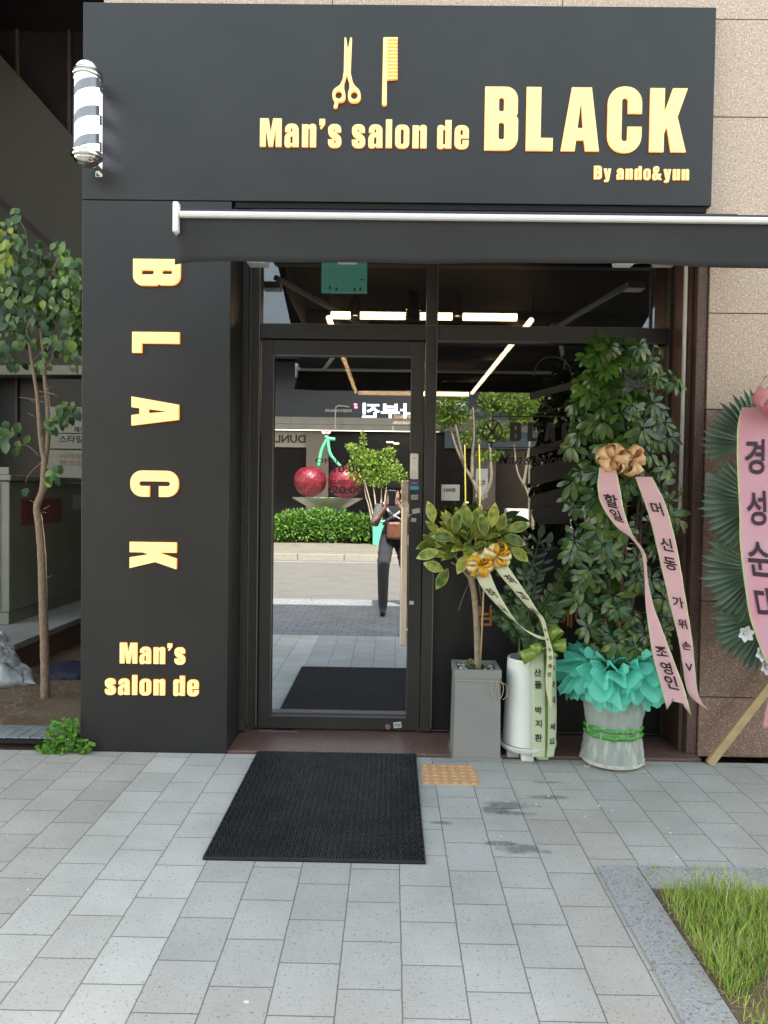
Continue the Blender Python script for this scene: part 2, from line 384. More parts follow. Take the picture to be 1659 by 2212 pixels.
    L.new(mth('ADD', mth('SUBTRACT', 1.0, br.outputs['Fac']), mth('MULTIPLY', n1.outputs[0], .3)), bp.inputs['Height']); L.new(bp.outputs[0], b.inputs['Normal'])
    return m
def sheet(name, x0, x1, y0, y1, z, m, thick=.1):
    b = MB(); b.box((x0, y0, z-thick), (x1, y1, z)); return struct(b.build(name, m))

sm = []
for (u, v, rx, ry) in ((1100, 1738, .13, .05), (1070, 1752, .05, .06), (1112, 1758, .10, .025), (1195, 1722, .11, .028), (1180, 1690, .11, .02), (960, 1777, .09, .022), (1130, 1835, .11, .05), (1080, 1822, .07, .02)):
    p = G(u, v); sm.append((p.x, p.y, rx, ry))
PAVE = paver_mat('grey_concrete_pavers', .228, .18, (.435, .433, .420), (.385, .382, .369), (.18, .174, .163), .0025,
                 band=[(-1.21, -.67, (1.20, 1.20, 1.19)), (-9, -1.21, (1.04, 1.0, .96)), (.59, .95, (1.0, .97, .94)), (.95, 9, (.99, .98, .96))], off=(-.05, .02), stains=sm)
BRICKP = paver_mat('small_grey_block_paving', .16, .13, (.24, .25, .27), (.20, .21, .23), (.05, .05, .05), .003, swap=False)
BRICKW = paver_mat('pale_block_paving', .2, .1, (.19, .175, .145), (.16, .147, .12), (.07, .065, .055), .004, swap=False, speckle=False)
ASPH = mat('worn_asphalt', (.105, .102, .094), .85, var=.12, vscale=3, bump=.2, bscale=90, speck=[((.15, .145, .135), 160, .6)])
KERBG = mat('grey_granite_kerb', (.34, .345, .345), .6, col2=(.26, .265, .268), vscale=120, speck=[((.40, .41, .42), 130, .62), ((.15, .155, .165), 120, .58)])
KERBW = mat('pale_kerb', (.18, .17, .15), .7, var=.1, vscale=8)
DIRT = mat('earth', (.10, .07, .045), .95, var=.3, vscale=9, bump=.6, bscale=60, col2=(.15, .10, .062))
sheet('ground', -120, 120, -140, 60, -.16, mat('distant_ground', (.2, .19, .18), .9, var=.1))
sheet('pavement', -30, 30, -2.94, -.415, 0, PAVE)
sheet('brick_pavement', -30, 30, -5.28, -2.943, -.004, BRICKP)
b = MB(); x = -30
while x < 30: b.box((x, -5.42, -.14), (x+.99, -5.283, .002), .006); x += 1
struct(b.build('kerb', KERBW))
sheet('road', -60, 60, -12.0, -5.423, -.10, ASPH, .05)
b = MB(); b.box((-60, -5.72, -.098), (60, -5.6, -.0955)); b.box((-60, -11.62, -.098), (60, -11.5, -.0955))
struct(b.build('road_marking', mat('worn_white_paint', (.22, .21, .19), .7, var=.2, vscale=12)))
b = MB(); x = -30
while x < 30: b.box((x, -12.15, -.14), (x+.99, -12.0, .03), .01); x += 1
struct(b.build('kerb', KERBW))
sheet('far_pavement', -60, 60, -21, -12.153, .026, BRICKW)

# soil strip beside the pillar, uneven
bm_ = MB(); nx, ny = 46, 40
X0, X1, Y0, Y1 = -6.0, -1.63, -.40, 4.4
vs = []
for j in range(ny+1):
    for i in range(nx+1):
        x = lerp(X0, X1, i/nx); y = lerp(Y0, Y1, j/ny)
        vs.append((x, y, .02+.035*noise.noise(Vector((x*2, y*2, 0)))+.015*noise.noise(Vector((x*9, y*9, 3)))+(.04 if y > .3 else .04*max(0, (y+.4)/.7))*1.4-(.03 if y < .15 else .03*max(0, (.4-y)/.25))))
bm_.add(vs, [(j*(nx+1)+i, j*(nx+1)+i+1, (j+1)*(nx+1)+i+1, (j+1)*(nx+1)+i) for j in range(ny) for i in range(nx)])
struct(bm_.build('soil', DIRT, smooth=True))
# dry mown grass lying on the soil
b = MB()
for _ in range(6500):
    x = random.uniform(-3.0, -1.66); y = random.uniform(-.1, 1.6)
    if random.random() > .5+1.2*noise.noise(Vector((x*3, y*3, 7))): continue
    a = random.uniform(0, 2*PI); l = random.uniform(.03, .09); z = .068+.035*noise.noise(Vector((x*2, y*2, 0)))+.015*noise.noise(Vector((x*9, y*9, 3)))+random.random()*.02
    p = Vector((x, y, z)); q = p+Vector((math.cos(a)*l, math.sin(a)*l, random.uniform(0, .03))); s = Vector((-math.sin(a), math.cos(a), 0))*.002
    b.add([p-s, p+s, q], [(0, 1, 2)])
o = b.build('dry_grass', mat('straw', (.26, .18, .10), .9, island=.4)); o['kind'] = 'stuff'
tag(o, 'dry brown grass clippings scattered on the soil beside the black pillar', 'dry grass')

# planting bed lower right : kerb stones, soil and grass
kx = .785; ky = -1.57
b = MB()
yy = ky
while yy > -5.2: b.box((kx, yy-.60, -.08), (kx+.145, yy-.003, .012), .004); yy -= .6
xx = kx+.148
while xx < 3.2: b.box((xx, ky-.165, -.08), (xx+.597, ky, .012), .004); xx += .6
tag(b.build('kerb_edging', KERBG), 'blue grey granite edging around the grass bed in the corner', 'edging')
sheet('bed_soil', kx+.148, 3.2, -5.2, ky-.168, .008, DIRT, .05)
b = MB()
for k in range(34000):
    x = kx+.155+random.random()*1.25; y = ky-.175-random.random()*1.35
    dens = noise.noise(Vector((x*4, y*4, 1)))
    if dens < -.22 and random.random() < .8: continue
    if x < kx+.17 and random.random() < .3: continue
    if y > ky-.24 and random.random() < .4: continue
    h = random.uniform(.022, .070)*(1.15+dens*1.1); a = random.uniform(0, 2*PI); ln = random.uniform(.15, .9)*h
    base = Vector((x, y, .008)); w_ = random.uniform(.0009, .0019); s = Vector((math.cos(a+1.57), math.sin(a+1.57), 0))*w_
    mid = base+Vector((math.cos(a)*ln*.35, math.sin(a)*ln*.35, h*.62)); tip = base+Vector((math.cos(a)*ln, math.sin(a)*ln, h))
    b.add([base-s, base+s, mid+s*.8, mid-s*.8, tip], [(0, 1, 2, 3), (3, 2, 4)], 0 if random.random() < .82 else 1)
for k in range(260):
    x = kx+.03+random.random()**.5*.16; y = ky-.05-random.random()*1.3; a = random.uniform(0, 2*PI); l = random.uniform(.02, .06); p = Vector((x, y, .0135)); q = p+Vector((math.cos(a)*l, math.sin(a)*l, random.uniform(0, .006))); s = Vector((-math.sin(a), math.cos(a), 0))*.001
    b.add([p-s, p+s, q], [(0, 1, 2)], 1)
for k in range(200):
    x = kx+.15+random.random()*1.0; y = ky-.02-random.random()**2*.16; a = random.uniform(0, 2*PI); l = random.uniform(.02, .06); p = Vector((x, y, .0135)); q = p+Vector((math.cos(a)*l, math.sin(a)*l, random.uniform(0, .02))); s = Vector((-math.sin(a), math.cos(a), 0))*.0012
    b.add([p-s, p+s, q], [(0, 1, 2)], random.choice((0, 1)))
o = b.build('grass', [mat('grass_blade', (.32, .45, .07), .6, island=.4, transl=.35), mat('dry_blade', (.50, .44, .22), .8, island=.3, transl=.2)])
o['kind'] = 'stuff'; tag(o, 'tufty bright green grass in the bed at the lower right corner', 'grass')
# ================================================================== SHOP BUILDING
GRAN = mat('beige_granite', (.60, .455, .36), .55, col2=(.52, .385, .30), vscale=40, speck=[((.74, .62, .52), 100, .56), ((.34, .23, .18), 110, .58)], bump=.05, bscale=150)
GRAN2 = mat('brown_wall_granite', (.29, .18, .14), .5, col2=(.23, .14, .11), vscale=40, speck=[((.40, .28, .22), 110, .55), ((.13, .08, .06), 120, .57)], bump=.05, bscale=150)
WY = -.33                                # granite face
PY = -.41                                # pillar / sign face
XL = P(176, 900, PY).x; XPR = P(496, 900, PY).x
XW = P(1508, 1000, WY).x                 # corner of granite wall right of the shop front
bld = thing('shop_building', 'shop building with beige and brown granite facing right of the door', 'building', (2.5, 2, 0))
joints = [P(1600, v, WY).z for v in (1507, 1300, 1094, 885, 677, 468, 253, 42)]
zs = [0.0]+joints+[joints[-1]+.52*k for k in range(1, 5)]; TOP = zs[-1]
for idx, (mname, mt, lo, hi) in enumerate((('granite_wall', GRAN2, 0, 4), ('granite_wall', GRAN, 4, len(zs)-1))):
    b = MB()
    for i in range(lo, hi):
        xs = [XW+.035, 2.95, 4.2, 5.4, 7.0]
        if zs[i] > 2.85: xs = [-1.55, -.35, .85, 2.05, 3.25, 4.45, 5.7, 7.0]
        for a, c in zip(xs[:-1], xs[1:]):
            b.box((a+.002, WY, zs[i]+.0025), (c-.002, WY+.18, zs[i+1]-.0025), .002)
    b.build('granite_wall', mt, bld)
b = MB(); b.box((XW+.04, WY+.02, 0), (7, WY+.3, TOP-.02)); b.box((-1.54, WY+.02, 2.87), (XW+.04, WY+.3, TOP-.02))
b.build('wall_core', mat('dark_joint', (.05, .04, .035), .9), bld)  # dark core colour showing in the joints between the panels
b = MB(); b.box((XW-.02, WY+.012, .012), (XW+.033, .30, 2.86), .003)                  # jamb return, brown granite, with groove
b.box((XW-.045, WY+.06, .012), (XW-.022, .3, 2.86), .003)
b.build('jamb', BROWN_GR, bld)
b = MB(); b.box((-1.60, WY+.2, 0), (-1.50, 7.8, TOP-.1)); b.box((6.9, WY+.31, 0), (7, 7.8, TOP-.1)); b.box((-1.5, 7.7, 0), (6.9, 7.8, TOP-.1)); b.box((-1.60, WY+.31, TOP-.09), (7, 7.8, TOP))
b.build('outer_wall', mat('dark_stone', (.07, .055, .05), .7, var=.2), bld)
b = MB(); b.box((XPR, PY+.01, -.1), (XW+.03, .02, .012), .004)
b.box((XPR+.02, -.03, .012), (P(545, 1588, -.02).x, .015, .03), .003)
b.build('threshold', THRESH, bld)
# interior (dark room behind the glass)
IN = mat('interior_black', (.012, .011, .011), .75, var=.2, vscale=3); INW = mat('interior_wall', (.030, .026, .024), .7, var=.2, vscale=2)
b = MB(); b.box((-1.49, .32, 2.87), (3.2, 7.6, 2.95)); b.build('ceiling', IN, bld)
b = MB(); b.box((-1.49, .32, -.05), (-1.40, 7.6, 2.87)); b.box((3.1, .32, -.05), (3.2, 7.6, 2.87)); b.box((-1.4, 7.5, -.05), (3.1, 7.6, 2.87)); b.box((XW+.04, .32, -.05), (3.1, .42, 2.87))
b.build('inner_wall', INW, bld)
b = MB(); b.box((-1.4, .1, -.06), (3.1, 7.5, -.02)); b.build('shop_floor', mat('dark_tiles', (.04, .038, .036), .5), bld)
b = MB()
for y in (1.6, 3.1, 4.6): b.tube([(-1.4, y, 2.74), (3.1, y, 2.74)], .06, 12)
for x in (-.9, 2.2): b.box((x, .4, 2.62), (x+.22, 7.4, 2.8))
b.build('duct', mat('black_duct', (.02, .02, .02), .5), bld)

# ---- sign fascia
ZT = P(850, 10, PY).z; ZS = P(340, 433, PY).z; XR = P(1542, 240, PY).x
fas = thing('shop_sign', 'wide matt black fascia sign with glowing scissors, comb and shop name', 'sign', ((XL+XR)/2, PY, ZS))
b = MB(); b.box((XL, PY, ZS+.002), (XR, WY-.002, ZT), .003); b.box((XL, WY-.002, ZS+.002), (-1.61, .5, ZT), .002)
b.build('fascia_panel', BLK, fas)
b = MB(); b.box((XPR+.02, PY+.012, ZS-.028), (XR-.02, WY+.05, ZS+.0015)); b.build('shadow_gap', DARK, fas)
dd = PY-CAM.y; k = dd/F
def sline(s, u0, vb, u1, hpx, parent, **kw):
    o_ = P(u0, vb, PY); x1 = P(u1, vb, PY).x; bold_line(s, o_, hpx*k, x1-o_.x, parent, PY-.0008, **kw)
sline("Man's salon de", 562, 318, 1012, 59, fas, gap=.11)
sline('BLACK', 1045.5, 326, 1481, 133, fas, gap=.135)
sline('By ando&yun', 1282, 388, 1487, 28, fas, gap=.13, extrude=.008)
# scissors
def icon(loops, parent, name):
    pts = []
    for lp in loops:
        q = []
        for p in lp:
            w_ = P(677.7+.1634*p[0], 54.2+.1634*p[1], PY); q.append((w_.x, w_.z)+((p[2]*.1634*k,) if len(p) > 2 else ()))
        pts.append(q)
    me = shape_mesh(name, pts, .018, [LIT, LITS])
    link_mesh(name, me, parent, Matrix.Translation((0, PY-.0098, 0)) @ FRONT)
def circ(cx, cy, rx, ry=None, n=24): ry = ry or rx; return [(cx+rx*math.cos(2*PI*i/n), cy+ry*math.sin(2*PI*i/n)) for i in range(n)]
icon([[(410, 190, 8), (432, 190, 8), (454, 350), (485, 190, 8), (508, 190, 8), (490, 640), (500, 700), (520, 780), (545, 825, 20), (620, 890, 50), (625, 1040, 90), (455, 1045, 90), (455, 900, 50), (475, 860), (474, 790), (440, 680), (405, 790), (402, 860), (418, 900, 40), (425, 1036, 90), (330, 1034), (308, 1115, 12), (262, 1110, 12), (285, 1030), (250, 1000, 40), (250, 880, 50), (350, 815, 20), (385, 740), (400, 640)], circ(332, 943, 46, 54), circ(537, 948, 48, 54)], fas, 'scissors_icon')
comb = [(920, 188, 14), (1112, 188, 8)]
y = 188
comb += [(1112, 213, 8), (978, 213)]
for i in range(11):
    y0 = 239+i*46.8
    comb += [(976, y0), (1108, y0, 8), (1108, y0+22, 8), (974, y0+22)]
comb = comb[:-1]+[(967, 738), (965, 1080, 30), (902, 1080, 30)]
icon([comb], fas, 'comb_icon')

# ---- sign pillar
pil = thing('sign_pillar', 'matt black pillar with sideways glowing letters left of the door', 'pillar', ((XL+XPR)/2, PY, 0))
b = MB(); b.box((XL, PY, -.02), (XPR, WY+.30, ZS-.002), .003); b.box((XPR-.015, WY+.301, .0), (XPR, .10, ZS-.002)); b.build('cladding', BLK, pil)
def rot_letter(ch, u0, v0, u1, v1):      # rotated 90 degrees clockwise: glyph top points to +X, glyph left points up
    a = P(u0, v0, PY); c = P(u1, v1, PY); h = c.x-a.x; wz = a.z-c.z; gw = GLY[ch][0]
    me = shape_mesh('letter', GLY[ch][1], .018, [LIT, LITS])
    M = Matrix.Translation((a.x, PY-.0098, a.z)) @ FRONT @ Matrix.Rotation(-PI/2, 4, 'Z') @ Matrix.Diagonal((wz/gw, h, 1, 1))
    link_mesh('letter', me, pil, M)
for a in (('B', 290, 561, 391, 619), ('L', 288, 718, 389, 764), ('A', 286.5, 857, 387.5, 921), ('C', 286, 1016, 385, 1074), ('K', 282.5, 1170, 382.5, 1229)): rot_letter(*a)
sline("Man's", 260, 1432, 401, 45, pil, gap=.11); sline('salon de', 228, 1499, 430, 43, pil, gap=.11)

# ---- shop front frames and glass
sf = thing('shopfront_frame', 'dark brown metal shopfront frame with transom windows and side window', 'shopfront', (.4, 0, 0))
xA = XPR; xD0 = P(562, 1100, 0).x; xD1 = P(914, 1100, 0).x; xM1 = P(937, 1100, 0).x; xR0 = P(1436, 900, 0).x; xR1 = XW-.02
xM0 = P(914, 1100, 0).x
zT0 = P(850, 737, 0).z; zT1 = P(850, 706, 0).z; zTop = 2.86; zB = .02
b = MB()
b.box((xA, -.10, zB), (P(536, 1100, -.05).x, .06, zTop), .002)
b.box((P(536, 1100, -.05).x+.002, -.04, zB), (xD0, .06, zTop), .003)
b.box((xM0, -.045, zB), (xM1, .06, zTop), .003)
b.box((xR0, -.045, zB), (xR1, .06, zTop), .003)
b.box((xD0+.0005, -.042, zT0), (xM0-.0005, .06, zT1), .003); b.box((xM1+.0005, -.042, zT0), (xR0-.0005, .06, zT1), .003)
b.box((xD0+.0005, -.042, zTop-.06), (xR0, .06, zTop-.001), .003)
zW0 = P(1200, 1186, 0).z; zW1 = P(1200, 1196, 0).z
zP0 = P(1000, 1574, 0).z
b.box((xM1+.0005, -.04, zB), (xR0-.0005, .06, zP0), .003)
b.build('frame', FRM, sf)
b = MB()
for x_ in (P(537, 1100, -.06).x, xD0-.004, xM1+.001): b.box((x_-.003, -.052, zB+.02), (x_+.002, -.047, zTop-.07))
b.box((xM1, -.047, zP0), (xR0, -.043, zP0+.004)); b.box((xM1, -.046, zT0-.003), (xR0, -.043, zT0)); b.box((xD0, -.046, zT1), (xR0, -.043, zT1+.003))
b.build('trim_line', FRM2, sf)
b = MB(); b.box((xM1+.001, -.02, zP0+.001), (xR0-.001, .04, zW0)); b.build('lower_panel', PANEL, sf)
WIN = glass('tinted_window_glass', .22, (.42, .42, .43), (.92, .96, 1)); TRG = glass('transom_glass', .20, (.5, .5, .5), (.95, .97, 1))
b = MB(); b.box((xM1, .004, zW0+.001), (xR0, .010, zT0)); b.build('window_pane', WIN, sf)
b = MB(); b.box((xD0, .004, zT1), (xM0, .010, zTop-.06)); b.build('transom_pane', TRG, sf)
b = MB(); b.box((xM1, .004, zT1), (xR0, .010, zTop-.06)); b.build('transom_pane', TRG, sf)
# vinyl on the window
VIN = mat('brown_vinyl', (.030, .020, .017), .6); DV = -.0005
def vinyl(loops, name, parent=sf, m=VIN, ux=881.0, us=.2859, vx=528.6):
    q = []
    for lp in loops:
        l2 = []
        for p in lp:
            w_ = P(ux+us*p[0], vx+us*p[1], 0); l2.append((w_.x, w_.z)+((p[2]*us*.00266,) if len(p) > 2 else ()))
        q.append(l2)
    me = shape_mesh(name, q, .0012, [m]); return link_mesh(name, me, parent, Matrix.Translation((0, DV, 0)) @ FRONT)
XA, XB = 925, 1262
vinyl([[(XA+20, 1000), (XA+40, 900, 60), (XA+110, 845, 60), (XB-110, 845, 60), (XB-40, 900, 60), (XB-20, 1000), (XB-27, 1000), (XB-48, 906, 56), (XB-112, 853, 56), (XA+112, 853, 56), (XA+48, 906, 56), (XA+27, 1000)]], 'pole_decal')
for (a0, a1) in ((1120, 1172), (1285, 1293), (1538, 1600), (1690, 1830), (1900, 2010)):
    t_ = -90
    vinyl([[(XA, a0), (XB, a0+t_), (XB, a1+t_), (XA, a1)]], 'pole_decal')
vinyl([[(XA+10, 2012), (XB-10, 1925), (XB-30, 2110, 60), (XA+30, 2110, 60)]], 'pole_decal')
vinyl([[(640, 1293), (1500, 1293), (1500, 1300), (647, 1300), (647, 1345), (640, 1345)]], 'logo_decal'); vinyl([[(620, 1528), (1500, 1528), (1500, 1534), (640, 1534), (640, 1490), (620, 1490)]], 'logo_decal')
vinyl([circ(638, 1412, 76, 88, 32), circ(638, 1412, 69, 81, 32)], 'logo_decal')
vinyl([[(600, 1350), (690, 1470), (676, 1480), (590, 1362)], [(690, 1350), (600, 1480), (588, 1468), (678, 1340)]], 'logo_decal')
def vtext(s, x0, x1, ytop, ybot, name, parent=sf, m=VIN, **kw):
    a = P(881+.2859*x0, 528.6+.2859*ybot, 0); c = P(881+.2859*x1, 528.6+.2859*ytop, 0)
    return fit_text(text_mesh(name, s, mats=[m], extrude=.0004, **kw), a.x, a.z, c.x, c.z, DV-.0006, name, parent)
aB = P(881+.2859*772, 528.6+.2859*1488, 0)
for ch, x0, x1 in (('B', 772, 860), ('L', 905, 975), ('A', 1028, 1118), ('C', 1160, 1250), ('K', 1290, 1380)):
    p0 = P(881+.2859*x0, 528.6+.2859*1485, 0); p1 = P(881+.2859*x1, 528.6+.2859*1342, 0)
    me = shape_mesh('decal_letter', GLY[ch][1], .0012, [VIN]); link_mesh('decal_letter', me, sf, Matrix.Translation((p0.x, DV-.001, p0.z)) @ FRONT @ Matrix.Diagonal(((p1.x-p0.x)/GLY[ch][0], p1.z-p0.z, 1, 1)))
vtext("Man's salon", 678, 1180, 1580, 1660, 'script_decal', shear=.35, offset=.01)
ORV = mat('orange_vinyl', (.42, .16, .05), .6)
def ptext(s, u0, u1, v0, v1, Y, name, parent, m, **kw):
    a = P(u0, v1, Y); c = P(u1, v0, Y)
    return fit_text(text_mesh(name, s, mats=[m], extrude=.0004, **kw), a.x, a.z, c.x, c.z, Y-.001, name, parent)
ptext('남성 전용 헤어 살롱', 1034, 1362, 1312, 1352, -.021, 'panel_lettering', sf, ORV, offset=.018)
# 109 plate
pl = thing('room_number_plate', 'small white square plate reading 109 on the window', 'sign', P(972, 1080, 0))
a = P(953, 1081, 0); c = P(993, 1047, 0)
b = MB(); b.box((a.x, -.006, a.z), (c.x, .0035, c.z), .001); b.build('plate', mat('plate_white', (.72, .66, .60), .5), pl)
ptext('109호', 959, 985, 1054, 1063, -.0065, 'writing', pl, INK, offset=.02)

# ---- door
dr = thing('glass_door', 'dark framed glass door with a long pull handle, reflecting the street', 'door', (P(740, 1588, 0).x, 0, .03))
d0, d1 = xD0+.006, xM0-.006; zD0 = P(735, 1586, -.03).z; zD0 = max(zD0, .022); zD1 = zT0-.008
g0 = P(587, 1150, -.03).x; g1 = P(884, 1150, -.03).x; gz0 = P(735, 1549, -.03).z; gz1 = P(735, 768, -.03).z
b = MB()
b.box((d0, -.035, zD0), (g0, .02, zD1), .002); b.box((g1, -.035, zD0), (d1, .02, zD1), .002)
b.box((g0, -.034, zD0), (g1, .02, gz0), .002); b.box((g0, -.034, gz1), (g1, .02, zD1), .002)
b.build('door_frame', FRM, dr)
b = MB(); t_ = .0035
b.box((g0, -.037, gz0), (g0+t_, -.034, gz1)); b.box((g1-t_, -.037, gz0), (g1, -.034, gz1)); b.box((g0+t_, -.037, gz0), (g1-t_, -.0345, gz0+t_)); b.box((g0+t_, -.037, gz1-t_), (g1-t_, -.0345, gz1))
b.build('glazing_bead', FRM2, dr)
DG = glass('mirror_door_glass', .56, (.30, .28, .26), (.90, .95, 1))
b = MB(); b.box((g0, -.004, gz0), (g1, .002, gz1)); b.build('door_pane', DG, dr)
VB = mat('dark_vinyl', (.035, .02, .018), .6)
def dtext(s, x0, x1, y0, y1, name, **kw):   # zoom coordinates 860..1320 / 1480..1760
    a = P(582.8+.1879*x0, 1003+.1879*y1, 0); c = P(582.8+.1879*x1, 1003+.1879*y0, 0)
    fit_text(text_mesh(name, s, mats=[VB], extrude=.0003, **kw), a.x, a.z, c.x, c.z, -.0052, name, dr)
dtext('OPEN', 520, 850, -65, -20, 'hours_lettering', offset=.012); dtext('10:00', 735, 1060, 12, 95, 'hours_lettering', offset=.02)
dtext('CLOSE', 708, 870, 185, 225, 'hours_lettering', offset=.02); dtext('20:00', 715, 1075, 252, 340, 'hours_lettering', offset=.02)
# handle, lock, stickers, knob
hx = P(873, 1200, -.09).x; hz0 = P(872, 1394, -.09).z; hz1 = P(873, 1036, -.09).z
b = MB(); b.box((hx-.018, -.102, hz0), (hx+.018, -.078, hz1), .005)
h = b.build('pull_handle', mat('brushed_steel', (.72, .62, .52), .28, metal=.9, bump=.05, bscale=60), dr)
b = MB(); b.box((hx-.0178, -.1035, hz1-.155), (hx+.0178, -.1022, hz1-.01)); b.build('film_wrap', mat('peeling_film', (.62, .52, .42), .3, metal=.5, col2=(.25, .16, .1), vscale=30), h)
b = MB()
for z_ in (hz0+.09, hz1-.2): b.tube([(hx+.02, -.09, z_), (g1+.01, -.035, z_)], .008, 10)
b.build('bracket', CHROME, h)
lx = P(895, 1000, -.05).x; lz0 = P(895, 1036, -.05).z; lz1 = P(895, 979, -.05).z
b = MB(); b.box((lx-.023, -.058, lz0), (lx+.023, -.0355, lz1), .009); o = b.build('door_lock', mat('lock_shell', (.75, .66, .58), .3), dr)
b = MB(); b.box((lx-.0225, -.0615, lz0+.004), (lx+.0225, -.0585, lz0+.052), .001); b.build('lock_cover', mat('lock_cover_cream', (.68, .6, .54), .25), o)
b = MB(); b.box((lx-.009, -.0605, lz1-.03), (lx+.009, -.059, lz1-.028)); b.build('lock_slot', INK, o)
def plate(u0, v0, u1, v1, Y, m, name, parent, rot=0, t=.0015):
    a = P(u0, v1, Y); c = P(u1, v0, Y); cx, cz = (a.x+c.x)/2, (a.z+c.z)/2; hw, hh = (c.x-a.x)/2, (c.z-a.z)/2
    pts = []
    for sx, sz in ((-1, -1), (1, -1), (1, 1), (-1, 1)):
        x_, z_ = sx*hw, sz*hh; pts.append((cx+x_*math.cos(rot)-z_*math.sin(rot), Y, cz+x_*math.sin(rot)+z_*math.cos(rot)))
    b = MB(); b.prism(pts, (0, -1, 0), t); return b.build(name, m, parent)
SY = -.0355; STK = mat('sticker_white', (.62, .58, .54), .5)
s = plate(886, 1037, 905, 1050, SY, mat('sticker_violet', (.10, .06, .18), .5), 'sticker', dr); ptext('PULL', 889, 901, 1042, 1045, SY-.0016, 'writing', s, WHITE)
plate(886, 1050, 905, 1058, SY, mat('sticker_cyan', (.10, .42, .50), .5), 'sticker', dr)
s = plate(888, 1069, 903, 1079, SY, STK, 'sticker', dr, .05); ptext('LATCH', 890, 901, 1071.5, 1076.5, SY-.0016, 'writing', s, INK)
s = plate(890, 1099, 907, 1109, SY, STK, 'sticker', dr, .2)
plate(888, 1119, 899, 1127, SY, STK, 'sticker', dr, -.1); plate(884, 1298, 894, 1306, SY, WHITE, 'sticker', dr)
s = plate(850, 1560, 867, 1572, SY, WHITE, 'sticker', dr, .12); ptext('LATCH', 852, 865, 1563, 1569, SY-.0016, 'writing', s, INK, offset=.03)
kp = P(838, 1577, -.05); b = MB(); b.lathe((0, 0, 0), [(0, .012), (.012, .012), (.016, .008), (.017, 0), (0, 0)], 20)
o = auto_smooth(b.build('lock_knob', mat('knob_steel', (.55, .42, .38), .3, metal=.8), None)); o.data.transform(Matrix.Translation((kp.x, -.036, max(kp.z, zD0+.02))) @ Matrix.Rotation(PI/2, 4, 'X')); o.parent = dr; o.matrix_parent_inverse = Matrix.Translation(-dr.location)
b = MB(); a = P(575, 1590, -.05); c = P(662, 1590, -.05); b.box((d0+.01, -.07, .0125), (d0+.23, -.036, .0165), .001); b.build('floor_hinge_cover', mat('hinge_steel', (.35, .33, .3), .35, metal=.8), dr)
b = MB(); b.box((d0+.09, -.062, .0166), (d0+.20, -.045, .0178)); b.build('hinge_slot', BLACKP, dr)

# ---- interior lamps seen through the glass
def P2(u, v, d): return P(u, v, CAM.y+d)
lr = thing('linear_ceiling_light', 'rectangular ring of warm glowing tube lights hanging in the shop', 'ceiling light', (.3, 3, 2.6))
LZ = None
near_d, far_d = 5.39, 9.6
LZ = P2(900, 683, near_d).z; xl, xr = P2(708, 683, near_d).x, P2(1152, 690, near_d).x; ny_, fy_ = CAM.y+near_d, CAM.y+far_d
def strip(p, q, par, wd=.028):
    p, q = Vector(p), Vector(q); b = MB(); b.tube([p, q], wd*.95, 10); b.build('lamp_tube', LAMP, par)
    c_ = MB(); s_ = Vector((0, 0, wd*.95)); c_.tube([p+s_, q+s_], wd*.5, 4); c_.build('lamp_housing', BLACKP, par)
for f0, f1 in ((.016, .11), (.158, .378), (.45, .606), (.658, .92)): strip((lerp(xl, xr, f0), ny_, LZ), (lerp(xl, xr, f1), ny_, LZ), lr)
for f0, f1 in ((.02, .30), (.33, .62), (.65, .97)):
    strip((xl, lerp(ny_, fy_, f0), LZ), (xl, lerp(ny_, fy_, f1), LZ), lr, .021); strip((xr, lerp(ny_, fy_, f0), LZ), (xr, lerp(ny_, fy_, f1), LZ), lr, .021)
strip((xl+.03, fy_, LZ), (xr-.03, fy_, LZ), lr)
b = MB()
for x_ in (xl, xr):
    for y_ in (ny_, lerp(ny_, fy_, .5), fy_): b.tube([(x_, y_, LZ+.03), (x_, y_, 2.86)], .004, 5)
b.build('hanging_wire', BLACKP, lr)
lr2 = thing('wall_light_bar', 'short warm light bars glowing at the back of the shop', 'wall light', (.2, 6.9, 2))
strip(P2(848, 913, 11.0), P2(895, 913, 11.0), lr2, .02); strip(P2(850, 899, 11.2), P2(895, 899, 11.2), lr2, .03)
def spotlight(u, v, d, lab):
    p = P2(u, v, d); t_ = thing('track_spotlight', lab, 'spotlight', p, 'black spotlights on the shop ceiling')
    b = MB(); b.lathe(p, [(.0, .13), (.035, .13), (.042, .11), (.042, 0), (.034, 0), (.032, .02)], 18); auto_smooth(b.build('lamp_can', BLACKP, t_))
    b = MB(); b.lathe(p+Vector((0, 0, .012)), [(0.0, 0), (.032, 0)], 18); b.build('lamp_face', SPOT, t_)
    b = MB(); b.tube([p+Vector((0, 0, .13)), p+Vector((0, 0, .30))], .012, 6); b.build('stem', BLACKP, t_)
spotlight(767, 683, 5.6, 'black can spotlight glowing beside the first light tube, left of the green board')
spotlight(988, 684, 5.7, 'black can spotlight glowing right of the middle frame post')
spotlight(736, 805, 7.5, 'small glowing spotlight seen through the door beside the slanting lamp tubes')
for i, (u, v, lab) in enumerate(((886, 690, 'unlit black spotlight with ribbed head left of the middle post'), (899, 692, 'unlit black spotlight with ribbed head nearest the middle post'))):
    p = P2(u, v, 5.3); t_ = thing('track_spotlight', lab, 'spotlight', p, 'black spotlights on the shop ceiling')
    b = MB(); b.lathe(p, [(0, .2), (.022, .2), (.025, 0), (0, 0)], 16); auto_smooth(b.build('lamp_can', BLACKP, t_))
    b = MB()
    for q in range(4): b.lathe(p+Vector((0, 0, .01+.018*q)), [(.026, 0), (.029, .004), (.026, .008)], 16)
    b.build('cooling_rib', CHROME, t_)
gb = thing('hanging_green_board', 'plain green rectangular board hanging behind the glass over the door', 'board', P2(743, 632, 5.0))
